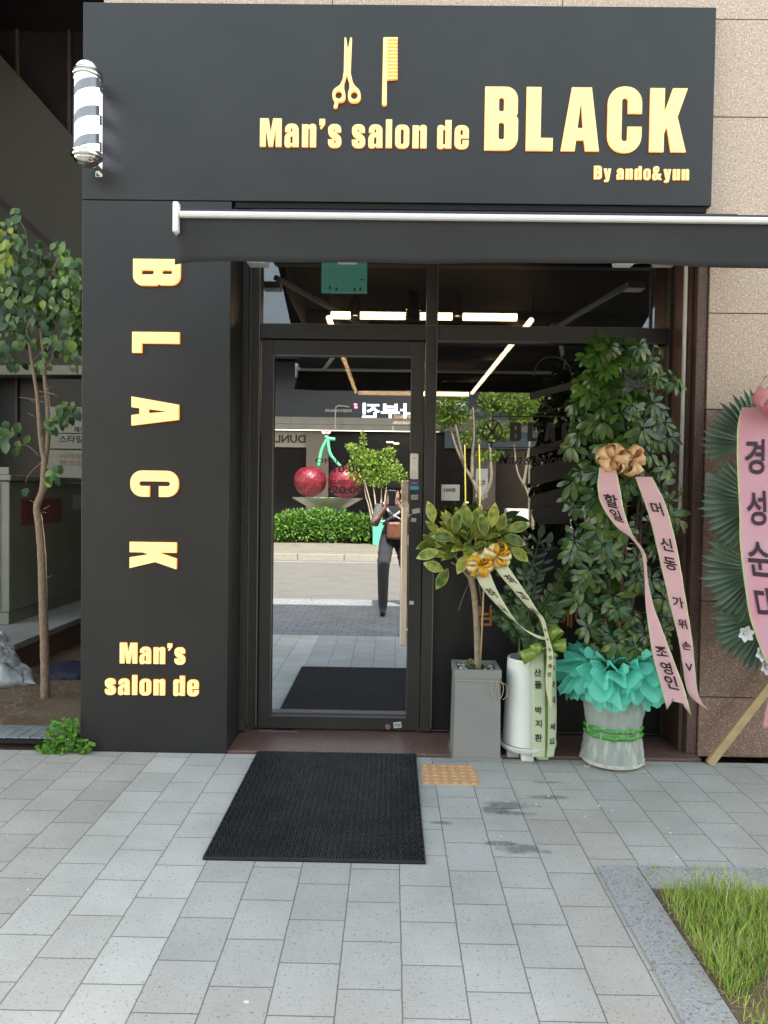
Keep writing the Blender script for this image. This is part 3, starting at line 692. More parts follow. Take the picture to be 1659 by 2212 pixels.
a = P2(694, 631, 5.0); c = P2(793, 566, 5.0)
b = MB(); b.box((a.x, a.y, a.z), (c.x, a.y+.03, c.z+.08), .002); b.build('board', mat('jade_green_glow', (.10, .34, .24), .6, emit=(.1, .34, .24), estr=.17), gb)  # the board is no lamp; a faint glow is added to brighten it
b = MB()
for (u, v) in ((712, 622), (727, 625), (766, 626), (778, 625)): p = P2(u, v, 4.998); b.box((p.x-.004, p.y-.002, p.z-.008), (p.x+.006, p.y, p.z+.012))
p = P2(782, 598, 4.998); b.box((p.x-.015, p.y-.002, p.z-.02), (p.x+.014, p.y, p.z-.016))
b.build('clip', BLACKP, gb)

# ---- awning
aw = thing('awning', 'open retractable awning with white front bar and dark grey valance', 'awning', (.4, PY, 2.7))
AY = CAM.y+2.709; ax0 = P(381, 468, AY).x; ax1 = ax0+2.55
zb1 = P(850, 463, AY).z; zb0 = P(850, 477, AY).z; zv = P(850, 568, AY).z
b = MB(); b.box((ax0+.01, AY-.02, zb0), (ax1-.01, AY+.03, zb1), .008); b.build('front_bar', WHITE, aw)
b = MB(); b.tube([(ax0+.012, AY+.012, zb1+.004), (ax1-.012, AY+.012, zb1+.004)], .011, 10); b.build('fabric_roll', mat('navy_cloth', (.02, .018, .035), .8), aw)
for sx, xx in ((-1, ax0), (1, ax1)):
    b = MB(); b.box((xx-.008, AY-.026, zb0-.055), (xx+.012, AY+.034, zb1+.02), .007); b.box((xx-.011, AY-.014, zb1-.0), (xx+.009, AY+.022, zb1+.034), .006); b.build('end_cap', WHITE, aw)
CLOTH = mat('charcoal_awning_cloth', (.036, .035, .037), .85, var=.07, vscale=5, bump=.25, bscale=700, transl=.12)
b = MB(); n = 90; vs = []
for i in range(n+1):
    x_ = lerp(ax0+.012, ax1-.012, i/n)
    for j in range(7):
        t_ = j/6; e = math.exp(-(x_-ax0)*18)
        wv = .010*t_*math.sin(x_*5.1+.6)+.006*t_*math.sin(x_*13)+.05*e*t_*t_
        vs.append((x_-.035*e*t_, AY-.004+wv, lerp(zb0+.002, zv+.005*math.sin(x_*3.3), t_)))
b.add(vs, [(i*7+j, i*7+j+1, (i+1)*7+j+1, (i+1)*7+j) for i in range(n) for j in range(6)])
o = b.build('valance', CLOTH, aw, smooth=True); md = o.modifiers.new('thick', 'SOLIDIFY'); md.thickness = .0015
b = MB(); b.prism([(ax0+.03, PY+.02, ZS-.06), (ax1-.03, PY+.02, ZS-.06), (ax1-.03, AY+.02, zb1-.004), (ax0+.03, AY+.02, zb1-.004)], (0, 0, 1), .002); b.build('canopy', CLOTH, aw)
b = MB(); b.box((ax0+.02, PY+.01, ZS-.10), (ax1-.02, PY+.10, ZS-.03), .01); b.build('cassette', mat('cassette_dark', (.02, .02, .022), .5), aw)
ALU = mat('arm_grey', (.50, .50, .49), .4, metal=.2)
def arm(xs_, xe, xf, s):
    A = Vector((xs_, -.22, 2.665)); E = Vector((xe, -.72, 2.50)); Fp = Vector((xf, AY+.04, zb0+.01))
    b = MB(); b.tube([A, E], .018, 8); b.tube([E, Fp], .015, 8); b.build('folding_arm', ALU, aw)
    b = MB(); b.box(E-Vector((.045, .03, .024)), E+Vector((.045, .03, .02)), .006); b.build('elbow_joint', WHITE, aw)
    b = MB(); p = P(s, 570, -.24); b.box((p.x-.06, -.30, p.z-.01), (p.x+.045, -.2, p.z+.03), .003); b.build('wall_bracket', WHITE, aw)
    b = MB()
    for q in (-.045, -.02, .02): b.box((p.x+q, -.302, p.z), (p.x+q+.006, -.3003, p.z+.006))
    b.build('bolt', BLACKP, aw)
arm(-.72, -.23, -.55, 561); arm(1.42, 1.08, 1.35, 1437)
# ---- white pipe
b = MB(); pts = []
PX = P(1479, 700, -.27); xt = PX.x
pts = [(xt, -.27, 2.85), (xt, -.27, P(1474, 1085, -.27).z)]
for i in range(9):
    a = PI/2*i/8*2; pts.append((xt-.0+.0*i-.055*(1-math.cos(a*.5))*1.0, -.27, P(1470, 1090, -.27).z-.07*math.sin(a*.5)))
pts.append((xt-.10, -.22, P(1470, 1125, -.27).z-.0)); pts.append((xt-.13, -.045, pts[-1][2]))
b.tube(pts, .0105, 10); o = auto_smooth(b.build('drain_pipe', mat('pvc_white', (.80, .77, .70), .45)))
tag(o, 'thin white pipe running down beside the right edge of the shopfront', 'pipe')

# ---- barber pole
bp_c = P(188, 245, PY-.12); bpY = bp_c.y; kk = (bpY-CAM.y)/F
cx_ = bp_c.x; zz = lambda v: P(188, v, bpY).z
bp = thing('barber_pole', 'lit chrome barber pole with spiral stripes on the upper left sign corner', 'barber pole', (cx_, bpY, zz(362)))
r_ = 25*kk
b = MB(); b.lathe((cx_, bpY, 0), [(r_, zz(165)), (r_, zz(335))], 32); 
STR = bpy.data.materials.new('spiral_stripe'); STR.use_nodes = True; t = STR.node_tree; N = t.nodes; L = t.links; pb = N['Principled BSDF']
tc = N.new('ShaderNodeTexCoord'); mp = N.new('ShaderNodeMapping'); mp.inputs['Location'].default_value = (-cx_, -bpY, -zz(250)); L.new(tc.outputs['Object'], mp.inputs[0]); mp.vector_type = 'POINT'
sp = N.new('ShaderNodeSeparateXYZ'); L.new(mp.outputs[0], sp.inputs[0]); at = N.new('ShaderNodeMath'); at.operation = 'ARCTAN2'; L.new(sp.outputs[1], at.inputs[0]); L.new(sp.outputs[0], at.inputs[1])
dv = N.new('ShaderNodeMath'); dv.operation = 'DIVIDE'; L.new(at.outputs[0], dv.inputs[0]); dv.inputs[1].default_value = -2*PI
mu = N.new('ShaderNodeMath'); mu.operation = 'MULTIPLY_ADD'; L.new(sp.outputs[2], mu.inputs[0]); mu.inputs[1].default_value = 1/(59*kk); L.new(dv.outputs[0], mu.inputs[2])
fr = N.new('ShaderNodeMath'); fr.operation = 'FRACT'; L.new(mu.outputs[0], fr.inputs[0]); gt = N.new('ShaderNodeMath'); gt.operation = 'GREATER_THAN'; L.new(fr.outputs[0], gt.inputs[0]); gt.inputs[1].default_value = .37
mx = N.new('ShaderNodeMix'); mx.data_type = 'RGBA'; L.new(gt.outputs[0], mx.inputs[0]); mx.inputs[6].default_value = (.13, .13, .15, 1); mx.inputs[7].default_value = (.9, .9, .95, 1); L.new(mx.outputs[2], pb.inputs['Base Color'])
es = N.new('ShaderNodeMath'); es.operation = 'MULTIPLY'; L.new(gt.outputs[0], es.inputs[0]); es.inputs[1].default_value = .35; L.new(es.outputs[0], pb.inputs['Emission Strength']); pb.inputs['Emission Color'].default_value = (.85, .85, 1, 1); pb.inputs['Roughness'].default_value = .2
b.build('striped_cylinder', STR, bp, smooth=True)
b = MB(); b.lathe((cx_, bpY, 0), [(r_*1.22, zz(160)), (r_*1.22, zz(340))], 40); b.build('glass_tube', glass('clear_tube', .10, (.96, .96, .97), (1, 1, 1)), bp, smooth=True)
R1 = 31*kk
def dome(v0, v1, sgn):
    z0 = zz(v0); z1 = zz(v1); pr = []
    for i in range(9): a = PI/2*i/8; pr.append((r_*1.12*math.cos(a)+.0001, z0+(z1-z0)*math.sin(a)))
    return pr
b = MB(); b.lathe((cx_, bpY, 0), dome(158, 131, 1), 32); b.lathe((cx_, bpY, 0), [(r_*1.1, zz(171)), (R1, zz(170)), (R1*1.05, zz(167)), (R1, zz(164)), (R1*.95, zz(162.5)), (R1*1.05, zz(160)), (R1, zz(156.5)), (r_*1.1, zz(156))], 32); auto_smooth(b.build('top_dome', CHROME, bp), 60)
b = MB(); b.lathe((cx_, bpY, 0), dome(342, 361, -1), 32); b.lathe((cx_, bpY, 0), [(r_*1.1, zz(345)), (R1, zz(343)), (R1*1.05, zz(339)), (R1, zz(335)), (R1*.96, zz(333)), (R1*1.0, zz(330)), (r_*1.1, zz(329))], 32); auto_smooth(b.build('bottom_dome', CHROME, bp), 60)
b = MB()
for v in (172, 350): b.box((cx_+.01, bpY, zz(v)-.012), (cx_+.035, PY, zz(v)+.012), .003)
b.box((cx_+.0, PY-.006, zz(362)), (cx_+.034, PY-.0005, zz(165)), .002); b.build('wall_mount', CHROME, bp)

# ---- door mat of rubber rings
a0 = G(562, 1627); a1 = G(905, 1631); a2 = G(910, 1868); a3 = G(431, 1858)
mx0 = (a0.x+a3.x)/2; mx1 = (a1.x+a2.x)/2; my1 = min(a0.y, a1.y); my0 = (a2.y+a3.y)/2
b = MB(); b.box((mx0, my0, .0005), (mx1, my1, .004), 0, 1); 
b.box((mx0, my0, .0045), (mx0+.006, my1, .013)); b.box((mx1-.006, my0, .0045), (mx1, my1, .013)); b.box((mx0+.006, my0, .0045), (mx1-.006, my0+.006, .013)); b.box((mx0+.006, my1-.006, .0045), (mx1-.006, my1, .013))
pitch = .0245; nx = int((mx1-mx0-.012)/pitch); nyr = int((my1-my0-.012)/pitch)
px_ = (mx1-mx0-.012)/nx; py_ = (my1-my0-.012)/nyr; ns = 10
for i in range(nx):
    for j in range(nyr):
        cx2 = mx0+.006+px_*(i+.5+(.25 if j % 2 else -.25)*.6); cy2 = my0+.006+py_*(j+.5); vs = []
        for (rr, z_) in ((.0106, .0042), (.0102, .0135), (.0068, .0135), (.0064, .0042)):
            for q in range(ns): vs.append((cx2+rr*math.cos(2*PI*q/ns), cy2+rr*math.sin(2*PI*q/ns), z_))
        b.add(vs, [(w_*ns+q, w_*ns+(q+1) % ns, (w_+1)*ns+(q+1) % ns, (w_+1)*ns+q) for w_ in range(3) for q in range(ns)])
o = b.build('door_mat', [mat('black_rubber', (.024, .024, .027), .42, var=.3, vscale=6), mat('mat_base', (.002, .002, .002), .7)]); tag(o, 'black ring rubber mat lying in front of the glass door', 'door mat')

b = MB()
for _ in range(90):
    x_, y_ = random.uniform(-2.2, 2.2), random.uniform(-2.6, -.5)
    if mx0-.02 < x_ < mx1+.02 and y_ > my0-.02: continue
    if x_ > .7 and y_ < -1.5: continue
    r2 = random.choice((.0022, .003, .003, .005)); b.sphere((x_, y_, .0008), (r2, r2*random.uniform(.6, 1), .0016), 7, 4)
for (u, v) in ((1158, 1738), (1294, 1741), (1448, 1800), (1462, 1852), (532, 2165), (1185, 1720), (1264, 1655), (1270, 1657), (1274, 1653)):
    p = G(u, v); b.sphere((p.x, p.y, .001), (.009 if v > 2000 else .006, .006, .003), 8, 5)
o = b.build('grit', mat('pale_grit', (.62, .60, .56), .8)); o['kind'] = 'stuff'; tag(o, 'tiny pale grit and dried gum spots scattered on the paving', 'grit')
# ---- tactile paving tile
q0 = G(914, 1652); q1 = G(1037, 1697); tx0, tx1 = G(912, 1697).x, G(1037, 1697).x; ty0, ty1 = q1.y, q0.y
TAN = mat('worn_orange_tile', (.62, .34, .16), .7, col2=(.48, .29, .16), vscale=25, bump=.15, bscale=150)
b = MB(); b.box((tx0, ty0, -.01), (tx1, ty1, .004), .002)
for i in range(6):
    for j in range(6):
        c_ = (lerp(tx0, tx1, (i+.5)/6), lerp(ty0, ty1, (j+.5)/6), .004); b.lathe(c_, [(.014, -.0005), (.012, .003), (.007, .0045), (.0, .005)], 12)
tag(b.build('tactile_tile', TAN), 'worn orange dotted tile set in the paving beside the mat', 'paving tile')
# ================================================================== RIBBONS AND BOWS
def catmull(pts, n=8):
    out = []; k = len(pts)
    for i in range(k-1):
        p0, p1, p2, p3 = pts[max(i-1, 0)], pts[i], pts[i+1], pts[min(i+2, k-1)]
        for j in range(n):
            t = j/n; out.append(.5*((2*p1)+(-p0+p2)*t+(2*p0-5*p1+4*p2-p3)*t*t+(-p0+3*p1-3*p2+p3)*t**3))
    out.append(pts[-1]); return out
def ribbon(name, path, sides, widths, m, parent, text=None, ink=INK, edge=None, tsize=.7, tall=1, rot=0, notch=False, tname='writing'):
    """path: 3D points; sides: unit side vectors; widths. text: [(char, s along 0..1)]"""
    pc = catmull([Vector(p) for p in path]); scs = catmull([Vector(s) for s in sides]); ws = [q.x for q in catmull([Vector((w_, 0, 0)) for w_ in widths])]
    n = len(pc)-1; nc = 4
    if edge: prof = [-1, -.90, -.3, .3, .90, 1]
    else: prof = [-1, -.5, 0, .5, 1]
    vs = []; fs = []; ms = []
    for i, (p, s, w_) in enumerate(zip(pc, scs, ws)):
        s = s.normalized()
        for j, q in enumerate(prof):
            e = Vector((0, 0, 0))
            if notch and i == n: e = (pc[-1]-pc[-2]).normalized()*w_*.8*(abs(q)-.5)
            wr_ = .0035*noise.noise(Vector((p.x*9, p.z*22, q*1.5)))+.002*noise.noise(Vector((p.z*60, q*2.5, p.x*30)))
            vs.append(p+s*w_*.5*q+e+Vector((0, wr_ if 2 < i < n else 0, 0)))
    K = len(prof)
    b = MB(); b.v = [tuple(v) for v in vs]
    for i in range(n):
        for j in range(K-1):
            b.f.append((i*K+j, i*K+j+1, (i+1)*K+j+1, (i+1)*K+j)); b.m.append(1 if edge and j in (0, K-2) else 0)
    o = b.build(name, [m, edge] if edge else m, parent, smooth=True)
    md = o.modifiers.new('thick', 'SOLIDIFY'); md.thickness = .0006; md.offset = 0
    if text:
        cum = [0]
        for i in range(n): cum.append(cum[-1]+(pc[i+1]-pc[i]).length)
        def ev(s):
            s = max(0, min(cum[-1], s)); i = 0
            while i < n-1 and cum[i+1] < s: i += 1
            t = (s-cum[i])/max(1e-6, cum[i+1]-cum[i]); tg = (pc[i+1]-pc[i]).normalized()
            sd_ = scs[i].lerp(scs[i+1], t).normalized(); nn = sd_.cross(tg).normalized()
            if nn.dot(CAM-pc[i]) < 0: nn = -nn
            return pc[i].lerp(pc[i+1], t), sd_, tg, nn, lerp(ws[i], ws[i+1], t)
        tb = MB()
        for ch, sf_ in text:
            me = text_mesh('g', ch, offset=.022)
            if not me.vertices: continue
            bmm = bmesh.new(); bmm.from_mesh(me); bmesh.ops.triangulate(bmm, faces=bmm.faces); xs = [v.co.x for v in bmm.verts]; ys = [v.co.y for v in bmm.verts]
            cx2, cy2 = (min(xs)+max(xs))/2, (min(ys)+max(ys))/2; h_ = max(max(ys)-min(ys), max(xs)-min(xs), .3)
            c, sd_, tg, nn, w_ = ev(sf_*cum[-1]); sz = w_*tsize/h_; vv = []
            for v in bmm.verts:
                lx_, ly_ = (v.co.x-cx2)*sz, (v.co.y-cy2)*sz*tall
                if rot: lx_, ly_ = lx_*math.cos(rot)-ly_*math.sin(rot), lx_*math.sin(rot)+ly_*math.cos(rot)
                c2, s2, t2, n2, w2 = ev(sf_*cum[-1]-ly_); s2 = s2 if s2.x > 0 or abs(s2.x) < .15 else -s2
                vv.append(c2+s2*lx_+n2*.0045)
            bmm.verts.index_update(); tb.add(vv, [[q.index for q in f.verts] for f in bmm.faces]); bmm.free()
        tb.build(tname, ink, o, flip=True)
    return o
def bow(name, c, m, parent, n=14, size=.05, wd=.024, m2=None, flat=.6, seed=1):
    rs = random.Random(seed); b = MB(); c = Vector(c)
    for i in range(n):
        a = 2*PI*i/n+rs.uniform(-.25, .25); el = rs.uniform(-.1, .9)
        d = Vector((math.cos(a)*math.cos(el)*1.25, -math.sin(el)*flat-.12, math.sin(a)*math.cos(el))).normalized()
        s = d.cross(Vector((rs.uniform(-.5,.5), -1, rs.uniform(-.5,.5)))).normalized(); s = (s*rs.choice((-1, 1))+Vector((0,-1,0))*rs.uniform(.1,1.3)); s = (s-d*s.dot(d)).normalized(); up = s.cross(d).normalized(); L = size*rs.uniform(.75, 1.15); W = wd*rs.uniform(.9, 1.1); vs = []
        N_ = 10
        for j in range(N_+1):
            t = j/N_*2*PI; r = .5-.5*math.cos(t); hh = math.sin(t)*(.26+.26*r)
            p = c+d*(L*r)+up*(L*hh); vs += [p-s*W*.5*(.6+.4*r), p+s*W*.5*(.6+.4*r)]
        b.add(vs, [(2*j, 2*j+1, 2*j+3, 2*j+2) for j in range(N_)], (i % 3 == 0)*1 if m2 else 0)
    o = b.build(name, [m, m2] if m2 else m, parent, smooth=True); md = o.modifiers.new('thick', 'SOLIDIFY'); md.thickness = .0005
    return o
# ================================================================== POTTED PLANTS
SOILP = mat('potting_soil', (.03, .02, .014), .95, bump=.5, bscale=80); PEB = mat('white_pebble', (.62, .60, .56), .6, island=.2)
STEMB = mat('pale_bark', (.38, .29, .19), .8, col2=(.24, .19, .12), vscale=40, bump=.3, bscale=90)
STAKE = mat('bamboo_stake', (.48, .34, .18), .6, var=.15, vscale=30)
RUB = mat('rubber_plant_leaf', (.060, .135, .022), .30, island=.45, transl=.25, col2=(.40, .43, .07), vscale=30)
RUBY = mat('rubber_plant_margin', (.50, .52, .13), .35, island=.25, transl=.2)
# ---- A : square grey pot with variegated rubber plant
pc_ = G(1030, 1646); PXa = pc_.x; PYa = pc_.y+.125
ga = thing('potted_rubber_plant', 'variegated yellow green rubber plant on a bare stem in a tall square grey pot', 'potted plant', (PXa, PYa, 0))
GP = mat('grey_pot', (.25, .245, .24), .55, var=.06, vscale=6, bump=.05, bscale=300)
hw = .121; ht = .116; H = P(1030, 1447, PYa-ht).z
b = MB()
b.prism([(PXa-hw-.008, PYa-hw-.008, .001), (PXa+hw+.008, PYa-hw-.008, .001), (PXa+hw+.008, PYa+hw+.008, .001), (PXa-hw-.008, PYa+hw+.008, .001)], (0, 0, 1), .02)
def ring(hw_, z): return [(PXa-hw_, PYa-hw_, z), (PXa+hw_, PYa-hw_, z), (PXa+hw_, PYa+hw_, z), (PXa-hw_, PYa+hw_, z)]
rs_ = [ring(hw, .0215), ring(ht, H-.045), ring(ht+.004, H-.045), ring(ht+.005, H-.001), ring(ht+.002, H), ring(ht-.014, H), ring(ht-.016, H-.03)]
b.add([p for r in rs_ for p in r], [(i*4+j, i*4+(j+1) % 4, (i+1)*4+(j+1) % 4, (i+1)*4+j) for i in range(6) for j in range(4)]); b.build('pot', GP, ga)
b = MB(); b.add(ring(ht-.0155, H-.024), [(0, 1, 2, 3)]); so_ = b.build('potting_soil', SOILP, ga)
b = MB()
for _ in range(70):
    x_, y_ = random.uniform(-1, 1)*.085, random.uniform(-1, 1)*.085
    if abs(x_) < .045 and abs(y_) < .06: continue
    r = random.uniform(.006, .012); b.sphere((PXa+x_, PYa+y_, H-.018), (r, r*.8, r*.6), 8, 6)
b.build('pebbles', PEB, so_, smooth=True)
b = MB(); zt = H-.055
b.tube([(PXa-ht-.005, PYa-ht-.005, zt), (PXa+ht+.005, PYa-ht-.005, zt-.004), (PXa+ht+.005, PYa+ht, zt)], .0022, 6)
tx = PXa+ht-.018
for s_, hgt in ((-1, .055), (1, .075)):
    b.tube(catmull([Vector((tx, PYa-ht-.008, zt)), Vector((tx+s_*.025, PYa-ht-.018, zt-.01)), Vector((tx+s_*.03, PYa-ht-.02, zt-.05)), Vector((tx+s_*.012, PYa-ht-.016, zt-hgt*1.2)), Vector((tx+s_*.005, PYa-ht-.014, zt-.02)), Vector((tx, PYa-ht-.01, zt))]), .0018, 5)
b.tube(catmull([Vector((tx, PYa-ht-.01, zt)), Vector((tx-.022, PYa-ht-.014, zt-.05)), Vector((tx-.005, PYa-ht-.014, zt-.115))]), .0018, 5)
b.tube(catmull([Vector((tx, PYa-ht-.01, zt)), Vector((tx+.045, PYa-ht-.014, zt-.02)), Vector((tx+.05, PYa-ht-.014, zt-.07)), Vector((tx+.028, PYa-ht-.014, zt-.095))]), .0018, 5)
b.build('string_bow', mat('twine', (.42, .34, .26), .9), ga)
y0_ = PYa
def Q(u, v, dy=0.0): return P(u, v, y0_+dy)
b = MB(); b.tube(catmull([Q(1032, 1445), Q(1031, 1400), Q(1029, 1340), Q(1025, 1290), Q(1020, 1262), Q(1015, 1240)], 4), [.0165]*10+[.016]*11, 12)
tp = Q(1018, 1255)
for (u, v, dy) in ((975, 1215, -.03), (990, 1160, .02), (1030, 1150, -.05), (1075, 1170, .03), (1050, 1200, -.08), (1000, 1205, .09), (1095, 1190, -.02), (1010, 1130, .05), (1060, 1135, 0), (950, 1160, .05)):
    e = Q(u, v, dy); b.tube(catmull([tp, tp.lerp(e, .5)+Vector((0, 0, .015)), e], 3), [.009, .008, .007, .006, .005, .0045, .004], 7)
b.build('stem', STEMB, ga, smooth=True)
b = MB(); b.tube([Q(1037, 1448, -.03), Q(1046, 1245, -.03)], .0045, 7); b.build('stake', STAKE, ga, smooth=True)
b = MB()
for q in ((((1012, 1262), (1000, 1290), (990, 1320))), ((1035, 1262), (1040, 1300), (1046, 1325))): b.tube(catmull([Q(*p, -.02) for p in q], 4), .0012, 4)
b.build('aerial_root', STEMB, ga)
b = MB(); rr = random.Random(11)
for i in range(128):
    t = rr.random(); a = rr.uniform(0, 2*PI); el = rr.uniform(-.45, 1.35); rad = rr.uniform(.35, 1)
    c = Q(1022, 1178); ex = Vector((math.cos(a)*math.cos(el)*.225, math.sin(a)*math.cos(el)*.17, math.sin(el)*.135))
    p = c+ex*rad; d = (ex.normalized()+Vector((rr.uniform(-.5, .5), rr.uniform(-.5, .5), rr.uniform(-.1, .7)))).normalized()
    add_leaf(b, p-d*.02, d, Vector((rr.uniform(-.4, .4), -.75, .8)), rr.uniform(.095, .145), rr.uniform(.044, .058), rr.uniform(.1, .7), 0, margin=1, fold=.22, peak=.45, seg=6, ex=1.1)
for (u, v, dx, dz) in ((932, 1110, -.25, 1), (1065, 1120, .1, 1), (930, 1195, -.9, -.3), (958, 1245, -.5, -.9), (985, 1135, .15, 1), (1115, 1140, 1, .35), (1045, 1140, -.2, 1), (960, 1160, -1, .1), (1108, 1165, 1, -.35), (1000, 1215, -.4, -.8), (1120, 1195, .9, -.7), (940, 1225, -.8, .3), (1010, 1120, -.1, 1)):
    p = Q(u, v, -.13); d = Vector((dx, -.15, dz)).normalized(); add_leaf(b, p-d*.05, d, Vector((.1*rr.uniform(-3, 3), -1, .25)), rr.uniform(.115, .14), .058, .2, 0, margin=1, fold=.2, peak=.48, seg=6, ex=1.1)
for i in range(34):
    u = rr.uniform(1035, 1100); v = rr.uniform(1110, 1215); p = Q(u, v, rr.uniform(-.05, .12)); d = Vector((rr.uniform(.5, 1), rr.uniform(-.3, .3), rr.uniform(-.9, .35)))
    add_leaf(b, p, d, (0, -.8, .7), rr.uniform(.12, .16), rr.uniform(.04, .05), rr.uniform(.3, .8), 2, fold=.2, peak=.5, seg=6, ex=1.1)
b.build('foliage', [RUB, RUBY, mat('rubber_plant_old_leaf', (.035, .07, .02), .3, island=.4, transl=.1)], ga, smooth=True)
b = MB()
for i in range(16):
    a = rr.uniform(0, 2*PI); d = Vector((math.cos(a), math.sin(a), rr.uniform(.2, 1.1))); p = Vector((PXa+rr.uniform(-.03, .03), PYa+rr.uniform(-.03, .03), H-.02))
    add_leaf(b, p, d, (0, 0, 1), rr.uniform(.05, .085), .026, .5, 0, margin=1, seg=5)
b.build('small_shoot', [mat('grey_green_leaf', (.12, .17, .09), .4, island=.3), RUBY], ga, smooth=True)
# bow and ribbons of plant A
GOLD = mat('gold_ribbon', (1.0, .66, .06), .3, coat=.3, transl=.55); GOLDP = mat('pale_gold_ribbon', (1.0, .93, .62), .25, coat=.5, transl=.5)
rA = thing('congratulation_ribbon', 'shiny yellow bow with two cream message ribbons on the variegated rubber plant', 'ribbon', Q(1052, 1215, -.2))
bow('bow', Q(1034, 1220, -.20), GOLD, rA, 20, .068, .028, GOLDP, seed=3); bow('bow', Q(1073, 1200, -.21), GOLD, rA, 20, .072, .030, GOLDP, seed=5)
CREAM = mat('cream_ribbon', (.74, .72, .50), .5, transl=.25)
def mk(pts, dy):     # (u, v, y offset, width px, side angle in the picture plane)
    path = [Q(u, v, d) for (u, v, d, w_, a) in pts]; sides = [Vector((math.cos(R(a)), -.12, -math.sin(R(a)))) for (_, _, _, _, a) in pts]; wd = [w_*.00238 for (_, _, _, w_, _) in pts]
    return path, sides, wd
p_, s_, w_ = mk([(1040, 1232, -.21, 34, 8), (1056, 1270, -.22, 36, 14), (1078, 1303, -.22, 34, 24), (1102, 1332, -.21, 24, 30), (1125, 1354, -.20, 13, 40), (1158, 1374, -.19, 9, 60), (1183, 1380, -.18, 7, 60)], 0)
ribbon('ribbon_tail', p_, s_, w_, CREAM, rA, [('하', .24), ('나', .43), ('뿐', .60), ('인', .72)], tsize=.62, rot=.35)
p_, s_, w_ = mk([(1072, 1208, -.21, 34, 10), (1097, 1245, -.23, 36, 12), (1126, 1283, -.23, 35, 20), (1150, 1315, -.22, 28, 25), (1170, 1336, -.21, 13, 20), (1181, 1375, -.20, 9, 10), (1188, 1410, -.20, 13, 0), (1187, 1450, -.20, 15, -5), (1186, 1490, -.20, 13, 5), (1192, 1532, -.20, 3, 0)], 0)
ribbon('ribbon_tail', p_, s_, w_, CREAM, rA, [('최', .14), ('고', .26), ('로', .38), ('잘', .52), ('해', .58), ('요', .64), ('김', .69), ('경', .74), ('은', .79)], tsize=.62, rot=.3)
# ---- B : white round pot with ZZ plant
pb_ = G(1148, 1650); PXb = pb_.x; PYb = pb_.y+.135; y0_ = PYb
gB = thing('potted_zz_plant', 'glossy dark green upright plant in a tall white cylindrical pot on casters', 'potted plant', (PXb, PYb, 0))
Hb = P(1140, 1428, PYb-.1).z
rt = .112; rb = .128
b = MB(); b.lathe((PXb, PYb, 0), [(rb-.02, .07), (rb, .075), (rb+.002, .12), (lerp(rb, rt, .5), Hb*.6), (rt, Hb-.01), (rt-.002, Hb), (rt-.012, Hb), (rt-.014, Hb-.05)], 48)
auto_smooth(b.build('pot', mat('pearl_white_pot', (.80, .80, .77), .35, bump=.08, bscale=250, coat=.2), gB))
b = MB(); b.lathe((PXb, PYb, 0), [(0, Hb-.035), (rt-.012, Hb-.035)], 32); b.build('potting_soil', SOILP, gB)
b = MB(); b.lathe((PXb, PYb, 0), [(.0, .045), (rb+.006, .045), (rb+.024, .062), (rb+.028, .080), (rb+.023, .080), (rb+.014, .066), (0, .066)], 44)
for i in range(6):
    a = 2*PI*i/6+.35; x_, y_ = PXb+math.cos(a)*.088, PYb+math.sin(a)*.088; b.box((x_-.032, y_-.026, .002), (x_+.032, y_+.026, .047), .006)
auto_smooth(b.build('wheeled_tray', WHITE, gB))
ZZ = mat('zz_leaf', (.035, .085, .018), .28, island=.4, transl=.15); ZZD = mat('zz_leaf_dark', (.025, .05, .02), .3, island=.35, transl=.1); ZST = mat('zz_stem', (.07, .085, .035), .5, var=.2)
bs = MB(); bl = MB(); bd = MB(); rr = random.Random(21)
stems = [(1085, 1225, -.05), (1098, 1290, .0), (1110, 1190, .02), (1133, 1235, -.06), (1150, 1290, .05), (1165, 1165, -.02), (1182, 1180, .03), (1208, 1270, .0), (1216, 1238, -.04), (1203, 1320, -.08), (1232, 1300, .03), (1078, 1330, .05), (1180, 1330, -.05), (1120, 1330, -.09), (1160, 1240, .04), (1100, 1345, -.06)]
for i, (u, v, dy) in enumerate(stems):
    e = Q(u, v, dy); a = rr.uniform(0, 2*PI); s0 = Vector((PXb-.01+math.cos(a)*.045, PYb+math.sin(a)*.05, Hb-.035)); m1 = s0.lerp(e, .45)+Vector((-(e.x-s0.x)*.25, 0, .03))
    pth = catmull([s0, m1, e], 8); n_ = len(pth); bs.tube(pth, [lerp(.0105, .0022, (j/(n_-1))**.6) for j in range(n_)], 7)
    tgt = bd if v < 1200 else bl
    L = .062 if tgt is bl else .085; K = 9 if tgt is bl else 7
    for q in range(K):
        t = .34+.62*q/(K-1); idx = min(int(t*(n_-1)), n_-2); p = pth[idx]; tg = (pth[idx+1]-pth[idx]).normalized(); sd_ = tg.cross(Vector((rr.uniform(-.3, .3), -1, 0))).normalized()
        for sg in (-1, 1): add_leaf(tgt, p, (tg*.75+sd_*sg*.9+Vector((0, rr.uniform(-.25, .05), 0))), Vector((0, -1, .35)), L*rr.uniform(.85, 1.1), L*.50 if tgt is bl else L*.22, .25, 0, peak=.5, seg=5)
    add_leaf(tgt, pth[-1], (pth[-1]-pth[-2]), (0, -1, .3), L, L*.45, .1, 0, seg=5)
bs.build('stem', ZST, gB, smooth=True); bl.build('foliage', ZZ, gB, smooth=True); bd.build('arching_leaf', ZZD, gB, smooth=True)
GRN = mat('olive_ribbon', (.16, .24, .02), .3, coat=.5); PGR = mat('pale_green_ribbon', (.62, .68, .47), .5, transl=.2)
rB = thing('congratulation_ribbon', 'olive green bow with two pale green message ribbons hanging over the white pot', 'ribbon', Q(1175, 1390, -.16))
FB = -.145
b = MB()
